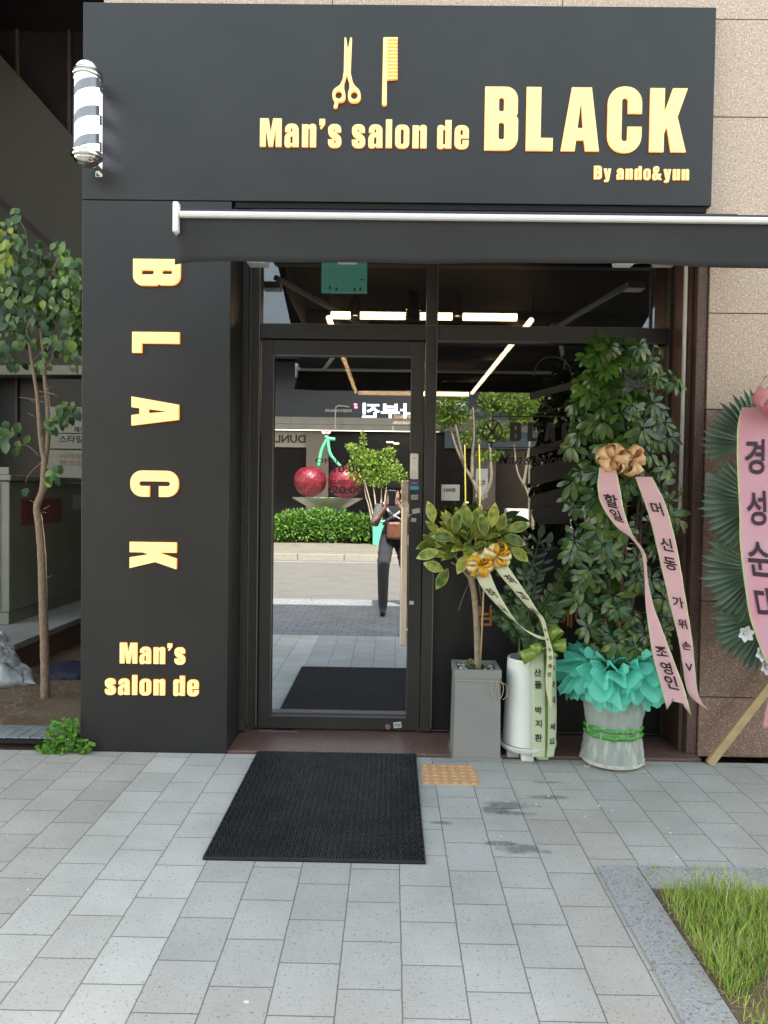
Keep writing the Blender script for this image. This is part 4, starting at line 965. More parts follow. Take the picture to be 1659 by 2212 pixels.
for (cu, cv, du, dv, W) in ((1172, 1400, -46, 22, 30), (1170, 1392, -20, 14, 26), (1186, 1385, 22, -30, 30), (1190, 1395, 34, 0, 32), (1180, 1402, 16, 22, 26)):
    c0 = Q(cu, cv, FB-.01); e = Q(cu+du, cv+dv, FB-.03); d = e-c0; s = Vector((0, .35, 1)).cross(d).normalized().cross(d).normalized()*(W*.00235*.5); vs = []
    up = d.cross(s).normalized()
    for j in range(13):
        t = j/12*2*PI; r = .5-.5*math.cos(t); p = c0+d*r+up*(math.sin(t)*.022); vs += [p-s*(.5+.5*r), p+s*(.5+.5*r)]
    b.add(vs, [(2*j, 2*j+1, 2*j+3, 2*j+2) for j in range(12)])
o = b.build('bow', GRN, rB, smooth=True); md = o.modifiers.new('t', 'SOLIDIFY'); md.thickness = .0006
def mkB(pts):
    return [Q(u, v, d) for (u, v, d, w_) in pts], [Vector((1, sy, 0)) for (sy) in pts_s], [w_*.00238 for (_, _, _, w_) in pts]
pts_s = [0, -.05, .0, .0, .0, .0]
p_, s_, w_ = mkB([(1166, 1398, FB-.01, 20), (1160, 1425, FB-.012, 29), (1162, 1470, FB-.010, 29), (1163, 1540, FB-.009, 29), (1163, 1600, FB-.006, 29), (1163, 1636, FB-.004, 28)])
ribbon('ribbon_tail', p_, s_, w_, PGR, rB, [('산', .23), ('들', .34), ('박', .57), ('지', .69), ('환', .82)], tsize=.56)
pts_s = [0, .2, .3, .3, .3, .3]
p_, s_, w_ = mkB([(1184, 1398, FB+.0, 14), (1191, 1425, FB+.006, 20), (1192, 1470, FB+.006, 21), (1193, 1540, FB+.006, 21), (1192, 1600, FB+.008, 20), (1188, 1636, FB+.008, 18)])
ribbon('ribbon_tail', p_, s_, w_, PGR, rB, [('부', .20), ('자', .34), ('되', .48), ('세', .72), ('요', .85)], tsize=.7)
pts_s = [0, 0, 0, 0, 0, 0]
p_, s_, w_ = mkB([(1176, 1400, FB-.004, 8), (1178, 1425, FB+.004, 8), (1180, 1470, FB+.003, 9), (1181, 1540, FB+.002, 9), (1180, 1600, FB+.004, 9), (1177, 1636, FB+.004, 9)])
ribbon('green_stripe', p_, s_, w_, GRN, rB)
# ---- C : tall schefflera in a wrapped pot
pc3 = G(1342, 1666, .01); PXc = pc3.x; PYc = pc3.y+.155; y0_ = PYc
gC = thing('potted_umbrella_tree', 'tall bushy umbrella tree in a plastic wrapped pot with turquoise ruffle', 'potted plant', (PXc, PYc, 0))
b = MB(); b.lathe((PXc, PYc, 0), [(0, .004), (.135, .004), (.155, .016), (.160, .034), (.155, .034), (.147, .018), (0, .016)], 48)
auto_smooth(b.build('saucer', mat('saucer_white', (.66, .62, .56), .4), gC))
zs0 = .02; zN = P(1341, 1590, PYc-.12).z; zR = P(1341, 1480, PYc-.12).z
b = MB(); b.lathe((PXc, PYc, 0), [(0, .02), (.115, .02), (.135, zR), (.125, zR), (.12, zR-.03), (0, zR-.03)], 40); auto_smooth(b.build('pot', mat('inner_pot', (.30, .33, .31), .5), gC))
def wr(a, z): return .035*math.sin(a*9+z*14)+.03*math.sin(a*17-z*31+1)+.02*math.sin(a*31+z*55)+.03*noise.noise(Vector((math.cos(a)*3, math.sin(a)*3, z*16)))
b = MB(); pr = []
for i in range(26):
    t = i/25; z = lerp(.022, zR+.05, t); r = .146
    if z < zN: r = lerp(.158, .133, (z-.022)/(zN-.022))
    else: r = lerp(.133, .162, ((z-zN)/(zR+.05-zN))**.8)
    pr.append((r, z))
b.lathe((PXc, PYc, 0), pr, 120, wob=wr)
b.build('plastic_wrap', film('clear_film', (.62, .66, .63), .58, .16, spec=.8, transl=.3), gC, smooth=True)
GR2 = mat('green_foil', (.05, .28, .03), .3, bump=.4, bscale=150, var=.3, vscale=60)
b = MB()
for dz in (.021, -.013): b.lathe((PXc, PYc, zN+dz), [(.138, -.010), (.1445, -.006), (.1445, .008), (.138, .013)], 120, wob=lambda a, z: wr(a, z)*.6+.012)
b.build('tie_ribbon', GR2, gC, smooth=True)
# tulle
TUL = film('turquoise_tulle', (.22, .78, .64), .78, .6, transl=.45); TULE = TUL
def ruffle(z0, r0, r1, drop, waves, amp, ph, seed, thick=0):
    n = 420; m_ = 12; vs = []; rs2 = random.Random(seed); k1, k2, k3 = rs2.uniform(0, 6), rs2.uniform(0, 6), rs2.uniform(0, 6)
    for i in range(n):
        a = 2*PI*i/n
        fold = math.sin(a*waves+k1+1.3*math.sin(a*3+k2)); fold2 = math.sin(a*waves*2.3+k3)
        ln = 1+.13*math.sin(a*5+k2)+.10*math.sin(a*11+k1)+.05*math.sin(a*23+k3)
        for j in range(m_+1):
            t = j/m_; r = lerp(r0, r1*ln, t**.9)+amp*.35*t*fold2; z = z0+drop*t*t*ln+amp*t*fold*.9+amp*.5*t*math.sin(a*waves*1.7+k2)+.03*math.sin(t*PI)+.012*t*noise.noise(Vector((math.cos(a)*9, math.sin(a)*9, t*4+seed)))+.006*t*noise.noise(Vector((math.cos(a)*24, math.sin(a)*24, t*9)))
            aa = a+.10*t*math.cos(a*waves+k1)
            vs.append((PXc+r*math.cos(aa), PYc+r*math.sin(aa)*.92, z))
    b = MB(); b.add(vs, [(i*(m_+1)+j, i*(m_+1)+j+1, ((i+1) % n)*(m_+1)+j+1, ((i+1) % n)*(m_+1)+j) for i in range(n) for j in range(m_)]); return b
zU = P(1341, 1470, PYc-.15).z
for q in ((zU-.02, .11, .20, -.10, 29, .020, 0, 1), (zU-.01, .10, .235, -.075, 23, .024, 0, 5), (zU+.0, .09, .255, -.04, 19, .030, 0, 2), (zU+.02, .09, .27, .0, 21, .028, 0, 6), (zU+.035, .08, .24, .045, 19, .028, 0, 3), (zU+.05, .07, .20, .075, 17, .026, 0, 4)):
    ruffle(*q).build('tulle_ruffle', TUL, gC, smooth=True)
# stems, stakes and leaf whorls
SCH = mat('umbrella_leaf', (.040, .086, .014), .24, island=.65, transl=.10, spec=.5); SCHL = mat('umbrella_leaf_young', (.07, .17, .025), .3, island=.3, transl=.25); SST = mat('umbrella_stem', (.16, .12, .07), .8, var=.3, vscale=40)
b = MB(); rr = random.Random(5)
trunks = []
for (u0, u1, dy0, dy1, vt) in ((1315, 1300, 0, .03, 900), (1335, 1345, -.04, -.03, 820), (1350, 1385, .03, .02, 860), (1362, 1330, -.02, .05, 760), (1340, 1410, .02, .05, 980)):
    pth = catmull([Q(u0, 1450, dy0), Q(lerp(u0, u1, .4)+rr.uniform(-6, 6), 1250, dy0), Q(lerp(u0, u1, .7)+rr.uniform(-8, 8), 1050, dy1), Q(u1, vt, dy1)], 6); trunks.append(pth); b.tube(pth, [lerp(.011, .004, j/(len(pth)-1)) for j in range(len(pth))], 8)
b.tube([Q(1318, 1450, -.02), Q(1312, 950, -.01)], .008, 8); b.tube([Q(1352, 1450, .0), Q(1350, 930, .0)], .008, 8)
def width_at(v):                       # silhouette of the foliage: left and right edge in the picture
    T = [(722, 1335, 1400), (760, 1270, 1430), (820, 1250, 1445), (900, 1240, 1440), (960, 1235, 1455), (1040, 1225, 1470), (1120, 1222, 1480), (1200, 1235, 1475), (1300, 1238, 1470), (1380, 1255, 1465), (1430, 1270, 1440)]
    for (a, l, r), (c, l2, r2) in zip(T[:-1], T[1:]):
        if a <= v <= c: t = (v-a)/(c-a); return lerp(l, l2, t), lerp(r, r2, t)
    return 1300, 1400
bl = MB(); by = MB()
def whorl(mb, p, d, n, L, droop):
    d = d.normalized(); s = d.orthogonal().normalized(); t_ = d.cross(s)
    for i in range(n):
        a = 2*PI*i/n+rr.uniform(-.15, .15); rad = s*math.cos(a)+t_*math.sin(a); dd2 = (rad+d*rr.uniform(-.15, .3)-Vector((0, 0, droop))).normalized()
        l = L*rr.uniform(.8, 1.1); q = p+rad*.008; add_leaf(mb, q, dd2, d, l, l*.34, rr.uniform(.2, .7), 0, fold=.12, peak=.55, seg=5)
cnt = 0
while cnt < 170:
    v = rr.uniform(735, 1425); l, r = width_at(v)
    f = rr.random(); u = lerp(l+2, r-2, f)+(rr.uniform(-9, 9) if rr.random() < .8 else rr.uniform(-26, 26)); depth = .17*math.sqrt(max(.05, 1-(2*f-1)**2)); 
    dy = -depth*rr.uniform(.25, 1) if rr.random() < .72 else depth*rr.uniform(-.2, .9)
    p = Q(u, v, dy); tp_ = min(trunks, key=lambda T: min((x-p).length for x in T)); base = min(tp_, key=lambda x: (x-(p-Vector((0, 0, .06)))).length)
    if base.z > p.z+.08: continue
    out = Vector((p.x-base.x, p.y-base.y, .06)); out.normalize()
    b.tube(catmull([base, base.lerp(p, .6)+Vector((0, 0, .01)), p], 3), [.0022]*7, 4, cap=False)
    young = v < 860 and rr.random() < .45
    whorl(by if young else bl, p, out*.7+Vector((rr.uniform(-.3, .3), -1.0, .25)), rr.choice((7, 8, 8, 9)), (.094 if v > 900 else .080)*rr.uniform(.7, 1.2), .35); cnt += 1
for (u, v, d) in ((1345, 728, (-.3, -.4, 1)), (1385, 742, (.3, -.4, 1)), (1425, 752, (.8, -.5, .5)), (1310, 775, (-.6, -.5, .7)), (1466, 822, (1, -.4, .5)), (1290, 750, (-.6, -.5, .8)), (1400, 800, (.4, -.9, .4)), (1436, 1005, (1, -.7, .3)), (1473, 1060, (1, -.6, 0)), (1245, 890, (-.9, -.6, .4))):
    p = Q(u, v, -.02); base = min(trunks[2], key=lambda x: (x-(p-Vector((0, 0, .12)))).length); b.tube(catmull([base, base.lerp(p, .5), p], 3), [.0022]*7, 4, cap=False); whorl(bl, p, Vector(d), 7, .062, .3)
b.build('stem', SST, gC, smooth=True); bl.build('foliage', SCH, gC, smooth=True); by.build('young_foliage', SCHL, gC, smooth=True)
PEACH = mat('peach_ribbon', (1.0, .72, .44), .35, coat=.3, transl=.55); PEACH2 = mat('pale_peach_ribbon', (1.0, .80, .52), .35, coat=.3, transl=.55)
PINK = mat('pink_ribbon', (.82, .50, .54), .5, transl=.25); HOLO = mat('iridescent_edge', (.72, .60, .22), .25, col2=(.35, .55, .35), vscale=35, coat=.5)
rC = thing('congratulation_ribbon', 'peach bow with long pink message ribbons on the tall umbrella tree', 'ribbon', Q(1340, 990, -.22))
bow('bow', Q(1322, 990, -.215), PEACH, rC, 14, .075, .042, PEACH2, seed=8); bow('bow', Q(1362, 994, -.215), PEACH, rC, 14, .075, .042, PEACH2, seed=9)
p_, s_, w_ = mk([(1313, 1012, -.235, 34, 8), (1316, 1060, -.24, 46, 8), (1325, 1100, -.245, 44, 12), (1348, 1145, -.245, 36, 25), (1375, 1172, -.24, 24, 38), (1391, 1200, -.23, 10, 30), (1395, 1240, -.23, 6, 5), (1402, 1300, -.23, 14, 0), (1416, 1360, -.235, 27, 2), (1432, 1420, -.24, 40, 5), (1450, 1475, -.24, 48, 10), (1462, 1520, -.24, 50, 12)], 0)
ribbon('ribbon_tail', p_, s_, w_, PINK, rC, [('할', .13), ('일', .19), ('조', .78), ('영', .85), ('인', .91)], tsize=.62, edge=HOLO, notch=True)
p_, s_, w_ = mk([(1390, 1030, -.20, 34, 0), (1412, 1080, -.21, 42, 5), (1428, 1130, -.215, 42, 8), (1442, 1190, -.22, 42, 10), (1456, 1260, -.225, 38, 10), (1468, 1320, -.225, 34, 8), (1480, 1380, -.225, 28, 6), (1488, 1440, -.225, 24, 4), (1495, 1490, -.225, 22, 4), (1508, 1515, -.225, 14, 10), (1530, 1532, -.225, 4, 20)], 0)
ribbon('ribbon_tail', p_, s_, w_, PINK, rC, [('머', .14), ('신', .29), ('동', .37), ('가', .53), ('위', .62), ('손', .71), ('V', .80)], tsize=.66, edge=HOLO)

# ================================================================== CONGRATULATION WREATH (right edge)
WYd = -.62
gw = thing('wreath_stand', 'congratulation wreath stand with palm leaves, white flowers and wooden legs at the right edge', 'wreath', P(1600, 1640, WYd))
y0_ = WYd
WOOD = mat('pale_pine', (.50, .37, .20), .65, col2=(.40, .28, .15), vscale=14, bump=.1, bscale=60)
def board(p, q, wdt, th, par, name, m):
    p, q = Vector(p), Vector(q); d = (q-p).normalized(); s = d.cross(Vector((0, 1, 0))).normalized()*wdt*.5; n = Vector((0, 1, 0)); b = MB()
    b.prism([p-s, p+s, q+s, q-s], n, th); return b.build(name, m, par)
lg = G(1534, 1652); 
board((lg.x, lg.y, .001), P(1700, 1437, lg.y+.03), .042, .022, gw, 'leg', WOOD); board((lg.x+1.05, lg.y, .001), (lg.x+.62, lg.y+.02, 1.75), .042, .022, gw, 'leg', WOOD); board((lg.x+.20, lg.y+.35, .001), (lg.x+.55, lg.y+.06, 1.75), .042, .022, gw, 'leg', WOOD)
PALM = mat('artificial_palm_leaf', (.055, .105, .062), .32, island=.3, spec=.7, var=.2, vscale=4); PWH = mat('white_petal', (.75, .72, .74), .5, transl=.3)
def fan(cu, cv, dy, a0, a1, Lpx, n, par):
    b = MB(); c = Q(cu, cv, dy); rs3 = random.Random(int(cu+cv))
    for i in range(n):
        a = R(lerp(a0, a1, i/(n-1))); L = Lpx*.00230*rs3.uniform(.93, 1.03); d = Vector((math.cos(a), -.08+.04*math.sin(i), -math.sin(a)))
        add_leaf(b, c+d*.02, d, (0, -1, .1), L, L*.075+.008, .12, 0, fold=.5, peak=.82, seg=6)
    b.build('palm_leaf', PALM, par, smooth=True)
# picture angles: 180 = left, 90 = down, 270 = up
fan(1635, 960, .02, 165, 262, 112, 15, gw); fan(1640, 1085, .0, 122, 232, 122, 16, gw); fan(1642, 1230, .01, 112, 215, 125, 15, gw); fan(1660, 1330, .02, 95, 185, 122, 14, gw)
b = MB(); c = Q(1680, 1170, .05); b.box((c.x-.10, c.y-.01, c.z-.55), (c.x+.32, c.y+.01, c.z+.75), .003); b.build('backing_board', mat('green_foam_backing', (.03, .06, .03), .9, bump=.4, bscale=60), gw)
b = MB(); c = Q(1560, 1095, .045); c2 = Q(1640, 1040, .045); b.box((c.x-.085, c.y, c.z-.02), (c2.x, c.y+.008, c2.z+.04)); b.build('mesh_card', mat('grey_card', (.22, .23, .22), .7), gw)
def flower(u, v, dy, s, par):
    b = MB(); c = Q(u, v, dy)
    for i in range(6):
        a = 2*PI*i/6+.3; add_leaf(b, c, (math.cos(a), -.45, math.sin(a)), (0, -1, 0), s, s*.62, -.2, 0, seg=4)
    b.sphere((c.x, c.y-.012, c.z), .007, 8, 6); b.build('white_flower', PWH, par, smooth=True)
flower(1608, 1368, -.09, .047, gw); flower(1645, 1410, -.09, .047, gw); flower(1655, 1440, -.08, .044, gw)
rW = gw
PINK2 = mat('sash_pink', (.80, .36, .46), .5, col2=(.78, .48, .58), vscale=4, transl=.2); HPINK = mat('organza_pink', (.90, .50, .56), .5, transl=.5); INKP = mat('violet_black_ink', (.045, .02, .045), .5)
p_, s_, w_ = mk([(1638, 880, -.11, 62, 0), (1632, 920, -.12, 68, 0), (1630, 1000, -.125, 66, 0), (1634, 1100, -.125, 66, 0), (1636, 1180, -.125, 66, 2), (1648, 1270, -.12, 70, 5), (1664, 1350, -.12, 74, 8), (1700, 1450, -.12, 80, 16)], 0)
ribbon('sash_panel', p_, s_, w_, PINK2, rW, [('경', .185), ('성', .375), ('순', .565), ('대', .74)], ink=INKP, tsize=.66, tall=1.6, edge=HOLO)
b = MB()
rs4 = random.Random(3)
for i in range(14):
    a = rs4.uniform(0, 2*PI); d = Vector((math.cos(a), -.5*rs4.random()-.1, math.sin(a)*1.1)).normalized(); c = Q(1672, 862, -.15); L = rs4.uniform(.085, .12); s = d.cross(rnd_dir()).normalized(); up = s.cross(d).normalized(); vs = []
    for j in range(13):
        t = j/12*2*PI; r = .5-.5*math.cos(t); p = c+d*(L*r)+up*(L*math.sin(t)*.36); vs += [p-s*.035*(.3+.7*r), p+s*.035*(.3+.7*r)]
    b.add(vs, [(2*j, 2*j+1, 2*j+3, 2*j+2) for j in range(12)])
o = b.build('organza_bow', HPINK, rW, smooth=True); md = o.modifiers.new('t', 'SOLIDIFY'); md.thickness = .0006
p_, s_, w_ = mk([(1700, 900, -.1, 40, 0), (1690, 1100, -.11, 40, 0), (1700, 1300, -.11, 40, 0), (1690, 1450, -.11, 40, 0), (1664, 1575, -.11, 30, 0)], 0)
ribbon('sash_tail', p_, s_, w_, HPINK, rW)

# ================================================================== ALLEY ON THE LEFT
al = thing('alley_building', 'dark building across the alley with a sloping stone clad ramp wall', 'building', (-4, 6, 0))
DG1 = mat('dark_alley_glass', (.020, .015, .017), .3, var=.3, vscale=2); RAMP = mat('ramp_stone', (.085, .072, .056), .75, col2=(.072, .060, .047), vscale=50, bump=.1, bscale=100)
Yb = 4.6
def PB(u, v, Y=Yb): p = P(u, v, Y); return (p.x, p.y, p.z)
b = MB(); b.box((-14, 5.0, 0), (-1.55, 5.2, 9)); b.build('facade', DG1, al)
b = MB(); b.box((-14, .3, 6.9), (-1.63, 4.99, 7.2)); b.box((-7.2, .3, 0), (-7.0, 4.99, 6.89)); b.build('added_overhang', DG1, al)  # slab overhead and wall at the side, added to darken the alley
b = MB()
for u in (38, 150): q = P(u, 100, 4.98); b.box((q.x-.015, 4.96, 2.0), (q.x+.015, 4.998, 9))
b.build('mullion', mat('alley_mullion', (.09, .07, .06), .5), al)
b = MB(); b.prism([PB(-300, -195), PB(0, 118), PB(215, 360), PB(215, 790), PB(-300, 790)], (0, 1, 0), .25); b.build('ramp_wall', RAMP, al)
b = MB(); b.prism([PB(-300, 195, Yb-.03), PB(0, 428, Yb-.03), PB(215, 610, Yb-.03), PB(215, 625, Yb-.03), PB(0, 440, Yb-.03), PB(-300, 208, Yb-.03)], (0, 1, 0), .02); b.build('ramp_seam_shadow', mat('ramp_seam_shadow_dark', (.05, .035, .03), .8), al)  # seam of the ramp with its shadow step, painted as a dark strip
b = MB(); b.prism([PB(-300, 789, Yb-.05), PB(215, 789, Yb-.05), PB(215, 809, Yb-.05), PB(-300, 809, Yb-.05)], (0, 1, 0), .3); b.build('ramp_ledge', mat('pale_ledge', (.36, .32, .25), .7), al)
b = MB(); c0 = PB(105, 815); c1 = PB(215, 1100); b.box((c0[0], Yb-.02, 0), (c1[0]+.4, Yb+.2, c0[2]-.02)); b.build('side_column', RAMP, al)
ds = thing('directory_sign', 'cream shop directory board with Korean lettering behind the thin tree', 'sign', PB(140, 1070, 4.5))
CRM = mat('directory_cream', (.36, .33, .25), .55, var=.05)
for (v0, v1) in ((925, 968), (971, 1068)) if False else ((880, 935), (938, 969), (973, 1050)):
    a = P(105, v1, 4.5); c = P(200, v0, 4.5); b = MB(); b.box((a.x, 4.48, a.z), (c.x, 4.51, c.z), .003); b.build('panel', CRM, ds)
ptext('헤어', 160, 184, 922, 934, 4.479, 'writing', ds, INK, offset=.02); ptext('스타일', 128, 179, 941, 956, 4.479, 'writing', ds, INK, offset=.02)
OR2 = mat('faded_orange_print', (.30, .16, .09), .6); ptext('이마트', 128, 179, 980, 991, 4.479, 'writing', ds, OR2, offset=.02); ptext('편의점', 128, 179, 994, 1006, 4.479, 'writing', ds, OR2, offset=.02)
# planter wall
CZ = .30
pw0 = G(57, 1392, CZ); pw1 = G(174, 1325, CZ)
pw0.x = pw1.x = (pw0.x+pw1.x)/2
pl_ = thing('planter_wall', 'low brown granite planter wall with grey coping carrying the electrical cabinet', 'planter', (pw0.x-.8, 2, 0))
b = MB(); b.box((pw0.x-2.6, pw0.y+.02, -.05), (pw0.x-.02, 4.4, CZ-.05)); b.build('planter_body', BROWN_GR, pl_)
b = MB(); b.box((pw0.x-2.62, pw0.y, CZ-.05), (pw0.x, 4.42, CZ), .006); b.build('coping', mat('grey_coping', (.27, .26, .24), .7, var=.15, vscale=10), pl_)
cb = thing('electrical_cabinet', 'large grey green electrical cabinet with faded red notice and yellow label', 'cabinet', (-3.6, 2.6, CZ))
cc = G(20, 1350, CZ); cx0 = cc.x; cy0 = cc.y; czt = P(20, 1026, cy0).z
CAB = mat('cabinet_grey_green', (.235, .235, .18), .55, var=.08, vscale=4, bump=.03, bscale=200)
b = MB(); b.box((cx0-1.3, cy0, CZ+.10), (cx0, cy0+1.75, czt-.05), .006); b.box((cx0-1.29, cy0+.012, CZ+.001), (cx0-.01, cy0+1.74, CZ+.098), .004); b.build('cabinet_body', CAB, cb)
b = MB(); b.box((cx0-1.32, cy0-.02, czt-.045), (cx0+.02, cy0+1.77, czt), .008); b.build('cabinet_lid', CAB, cb)
b = MB(); b.box((cx0-.10, cy0-.01, czt+.001), (cx0+.0, cy0+.03, czt+.06), .006); b.build('lifting_lug', CAB, cb)
b = MB(); b.box((cx0-.085, cy0-.013, CZ+.12), (cx0-.075, cy0-.0005, czt-.06)); b.box((cx0-1.2, cy0-.014, CZ+.14), (cx0-.10, cy0-.001, czt-.08), .004); b.build('cabinet_door', CAB, cb)
p0 = P(38, 1133, cy0+.35); 
b = MB(); b.box((cx0+.0005, cy0+.18, p0.z), (cx0+.003, cy0+.95, p0.z+.215)); nb = b.build('notice_sticker', mat('faded_red_notice', (.26, .075, .05), .6, col2=(.20, .09, .06), vscale=30), cb)
me = text_mesh('writing', '고압위험\n접근금지', mats=[mat('notice_ink', (.12, .04, .03), .7)], offset=.02)
S = Matrix(((0, 0, 1, 0), (1, 0, 0, 0), (0, 1, 0, 0), (0, 0, 0, 1)))
link_mesh('writing', me, nb, Matrix.Translation((cx0+.0045, cy0+.24, p0.z+.13)) @ S @ Matrix.Scale(.085, 4))
b = MB(); q = P(5, 1170, cy0-.016); b.box((q.x-.10, cy0-.018, q.z-.10), (cx0-.105, cy0-.0155, q.z+.10)); b.build('yellow_label', mat('label_yellow', (.55, .36, .06), .6), cb)
b = MB(); b.box((cx0+.0005, cy0+1.2, czt-.30), (cx0+.003, cy0+1.4, czt-.16)); b.build('grey_label', mat('label_grey', (.4, .4, .37), .6), cb)
# ---- small tree with many leaves
TY = G(97, 1507, .06).y; y0_ = TY
tr = thing('young_lilac_tree', 'thin forked young tree with heart shaped leaves growing in the soil by the pillar', 'tree', G(97, 1507, .06))
BARK = mat('tan_bark', (.34, .235, .15), .85, col2=(.22, .15, .10), vscale=50, bump=.5, bscale=80)
b = MB(); 
m_ = [Q(98, 1512), Q(97, 1420), Q(93, 1300), Q(90, 1200), Q(84, 1130), Q(80, 1095), Q(92, 1060), Q(95, 1020), Q(97, 985)]
b.tube(catmull(m_, 12), [lerp(.029, .019, i/96)*(1+.10*noise.noise(Vector((i*.35, 2, 0)))+.06*noise.noise(Vector((i*1.1, 5, 0)))) for i in range(97)], 12)
lA = catmull([Q(96, 1000), Q(88, 950), Q(84, 900), Q(80, 850), Q(72, 800), Q(60, 720), Q(50, 640), Q(30, 560), Q(10, 500)], 4); lB = catmull([Q(97, 1000, .01), Q(104, 940, .02), Q(103, 880, .02), Q(97, 820, .02), Q(95, 770, .02), Q(88, 700, .03), Q(95, 640, .02), Q(112, 590, .02), Q(135, 545, .0)], 4)
b.tube(lA, [lerp(.016, .006, i/32) for i in range(33)], 8); b.tube(lB, [lerp(.018, .006, i/32) for i in range(33)], 8)
def twig(pts, r=.003): b.tube(catmull([Q(*p) for p in pts], 4), [lerp(r, r*.5, i/(4*(len(pts)-1))) for i in range(4*(len(pts)-1)+1)], 5)
for t_ in (((84, 985), (60, 963), (37, 962)), ((98, 870), (70, 862), (42, 858)), ((60, 555), (55, 500), (28, 455)), ((100, 620), (125, 570), (140, 520)), ((88, 1000), (62, 1025), (55, 1045)), ((94, 925), (130, 895), (150, 870)), ((95, 800), (120, 760), (122, 720)), ((60, 700), (30, 660), (0, 640)), ((85, 975), (110, 990), (120, 1000)), ((80, 1095), (72, 1085), (64, 1080)), ((96, 780), (112, 790), (128, 786)), ((80, 845), (110, 850), (125, 855)), ((50, 640), (80, 600), (90, 540)), ((112, 590), (150, 610), (175, 600)), ((70, 780), (110, 740), (150, 720))): twig(t_)
for (u, v) in ((75, 900), (102, 910), (104, 930), (78, 870), (100, 860), (92, 1180), (98, 1250), (86, 1110), (93, 1100), (100, 840)):
    e = rr.choice((-14, 14)); twig(((u, v), (u+e*.6, v-4), (u+e, v-rr.uniform(0, 10))), .0022)
b.build('trunk', BARK, tr, smooth=True)
LIL = mat('heart_leaf', (.058, .118, .026), .36, island=.7, transl=.25); LILY = mat('heart_leaf_yellow', (.28, .36, .04), .45, island=.2, transl=.3)  # second material is a yellow leaf, used mostly at the upper left
b = MB()
def heart(u, v, dy, L, mi=0):
    p = Q(u, v, dy); a = rr.uniform(-.9, .9)-PI/2; d = Vector((math.cos(a), rr.uniform(-.5, .1), math.sin(a))); n_ = Vector((rr.uniform(-.5, .5), -1, rr.uniform(.1, .9)))
    add_leaf(b, p, d, n_, L, L*rr.uniform(.55, .8), rr.uniform(.0, .9), mi, fold=rr.uniform(.05, .3), peak=.36, seg=6)
clusters = [(20, 500, 30, 50, 22), (40, 560, 55, 45, 50), (0, 600, 45, 60, 42), (60, 640, 60, 45, 60), (120, 600, 50, 50, 62), (150, 650, 40, 50, 52), (20, 660, 45, 40, 46), (100, 680, 55, 40, 60), (160, 720, 30, 50, 34), (60, 720, 50, 35, 34), (20, 740, 40, 40, 20), (110, 760, 40, 25, 18), (140, 570, 25, 25, 18), (130, 545, 14, 16, 6), (150, 900, 25, 25, 22), (120, 925, 30, 15, 12), (20, 940, 30, 20, 9), (40, 965, 30, 20, 5), (55, 1060, 18, 20, 3), (110, 1030, 20, 22, 9), (165, 780, 15, 25, 10), (30, 790, 25, 15, 7), (90, 800, 20, 12, 6)]
for (u, v, ru, rv, n_) in clusters:
    for _ in range(int(n_*1.35)):
        a = rr.uniform(0, 2*PI); r = math.sqrt(rr.random()); uu = u+ru*r*math.cos(a)
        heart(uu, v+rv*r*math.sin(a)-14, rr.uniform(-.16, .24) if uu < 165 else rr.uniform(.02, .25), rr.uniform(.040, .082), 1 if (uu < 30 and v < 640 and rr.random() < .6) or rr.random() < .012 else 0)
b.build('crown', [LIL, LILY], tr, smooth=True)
# ---- tarp, bag, grate, weeds
b = MB(); n1_, n2_ = 110, 90; vs = []
c = G(-25, 1500, .05)
for j in range(n2_+1):
    for i in range(n1_+1):
        s_, t_ = i/n1_, j/n2_; x_ = c.x-.75+1.02*s_-.35*t_; y_ = c.y-.05+.62*t_
        e = max(0, min(1, (1-s_)*3.2))*max(0, min(1, t_*4+.05)); 
        h_ = .38*math.sqrt(max(0, 1-((s_-.35)/.65)**2))*math.sqrt(max(0, min(1, t_*2.2)))
        cr = .5*abs(noise.noise(Vector((x_*7, y_*7, 2))))+.3*abs(noise.noise(Vector((x_*16, y_*16, 5))))+.22*abs(noise.noise(Vector((x_*36, y_*36, 9))))
        edge = .03*math.sin(s_*21)
        vs.append((x_+.05*noise.noise(Vector((x_*3, y_*3, 0))), y_+edge*(1-t_)+(.18*(s_-.2) if t_ < .2 else 0), .075+h_+.17*cr*(.35+h_*2.2)))
b.add(vs, [(j*(n1_+1)+i, j*(n1_+1)+i+1, (j+1)*(n1_+1)+i+1, (j+1)*(n1_+1)+i) for j in range(n2_) for i in range(n1_)])
o = b.build('crumpled_tarp', mat('silver_tarp', (.50, .51, .50), .33, metal=.1, col2=(.24, .26, .27), vscale=9, bump=.4, bscale=40)); md = o.modifiers.new('t', 'SOLIDIFY'); md.thickness = .004
auto_smooth(o, 60); tag(o, 'crumpled silver plastic tarp heaped at the left edge on the soil', 'tarp')
c = G(150, 1465, .05); b = MB(); b.sphere((c.x, c.y, .08), (.22, .18, .075), 28, 16, disp=lambda d: .25*noise.noise(d*2.5)+.12*noise.noise(d*6))
tag(b.build('navy_bag', mat('navy_bag_cloth', (.015, .018, .04), .7, bump=.4, bscale=25), smooth=True), 'dark navy bag lying on the soil behind the tree trunk', 'bag')
g0_ = G(8, 1636, .02); b = MB(); gx0, gx1 = G(5, 1630, .02).x-.25, G(112, 1630, .02).x; gy0 = -.40; gy1 = G(80, 1583, .02).y
for i in range(9):
    y_ = lerp(gy0+.01, gy1-.01, i/8); b.box((gx0, y_-.003, .056), (gx1, y_+.003, .062))
for i in range(9):
    x_ = lerp(gx0, gx1, i/8); b.box((x_-.004, gy0, .0555), (x_+.004, gy1, .0625))
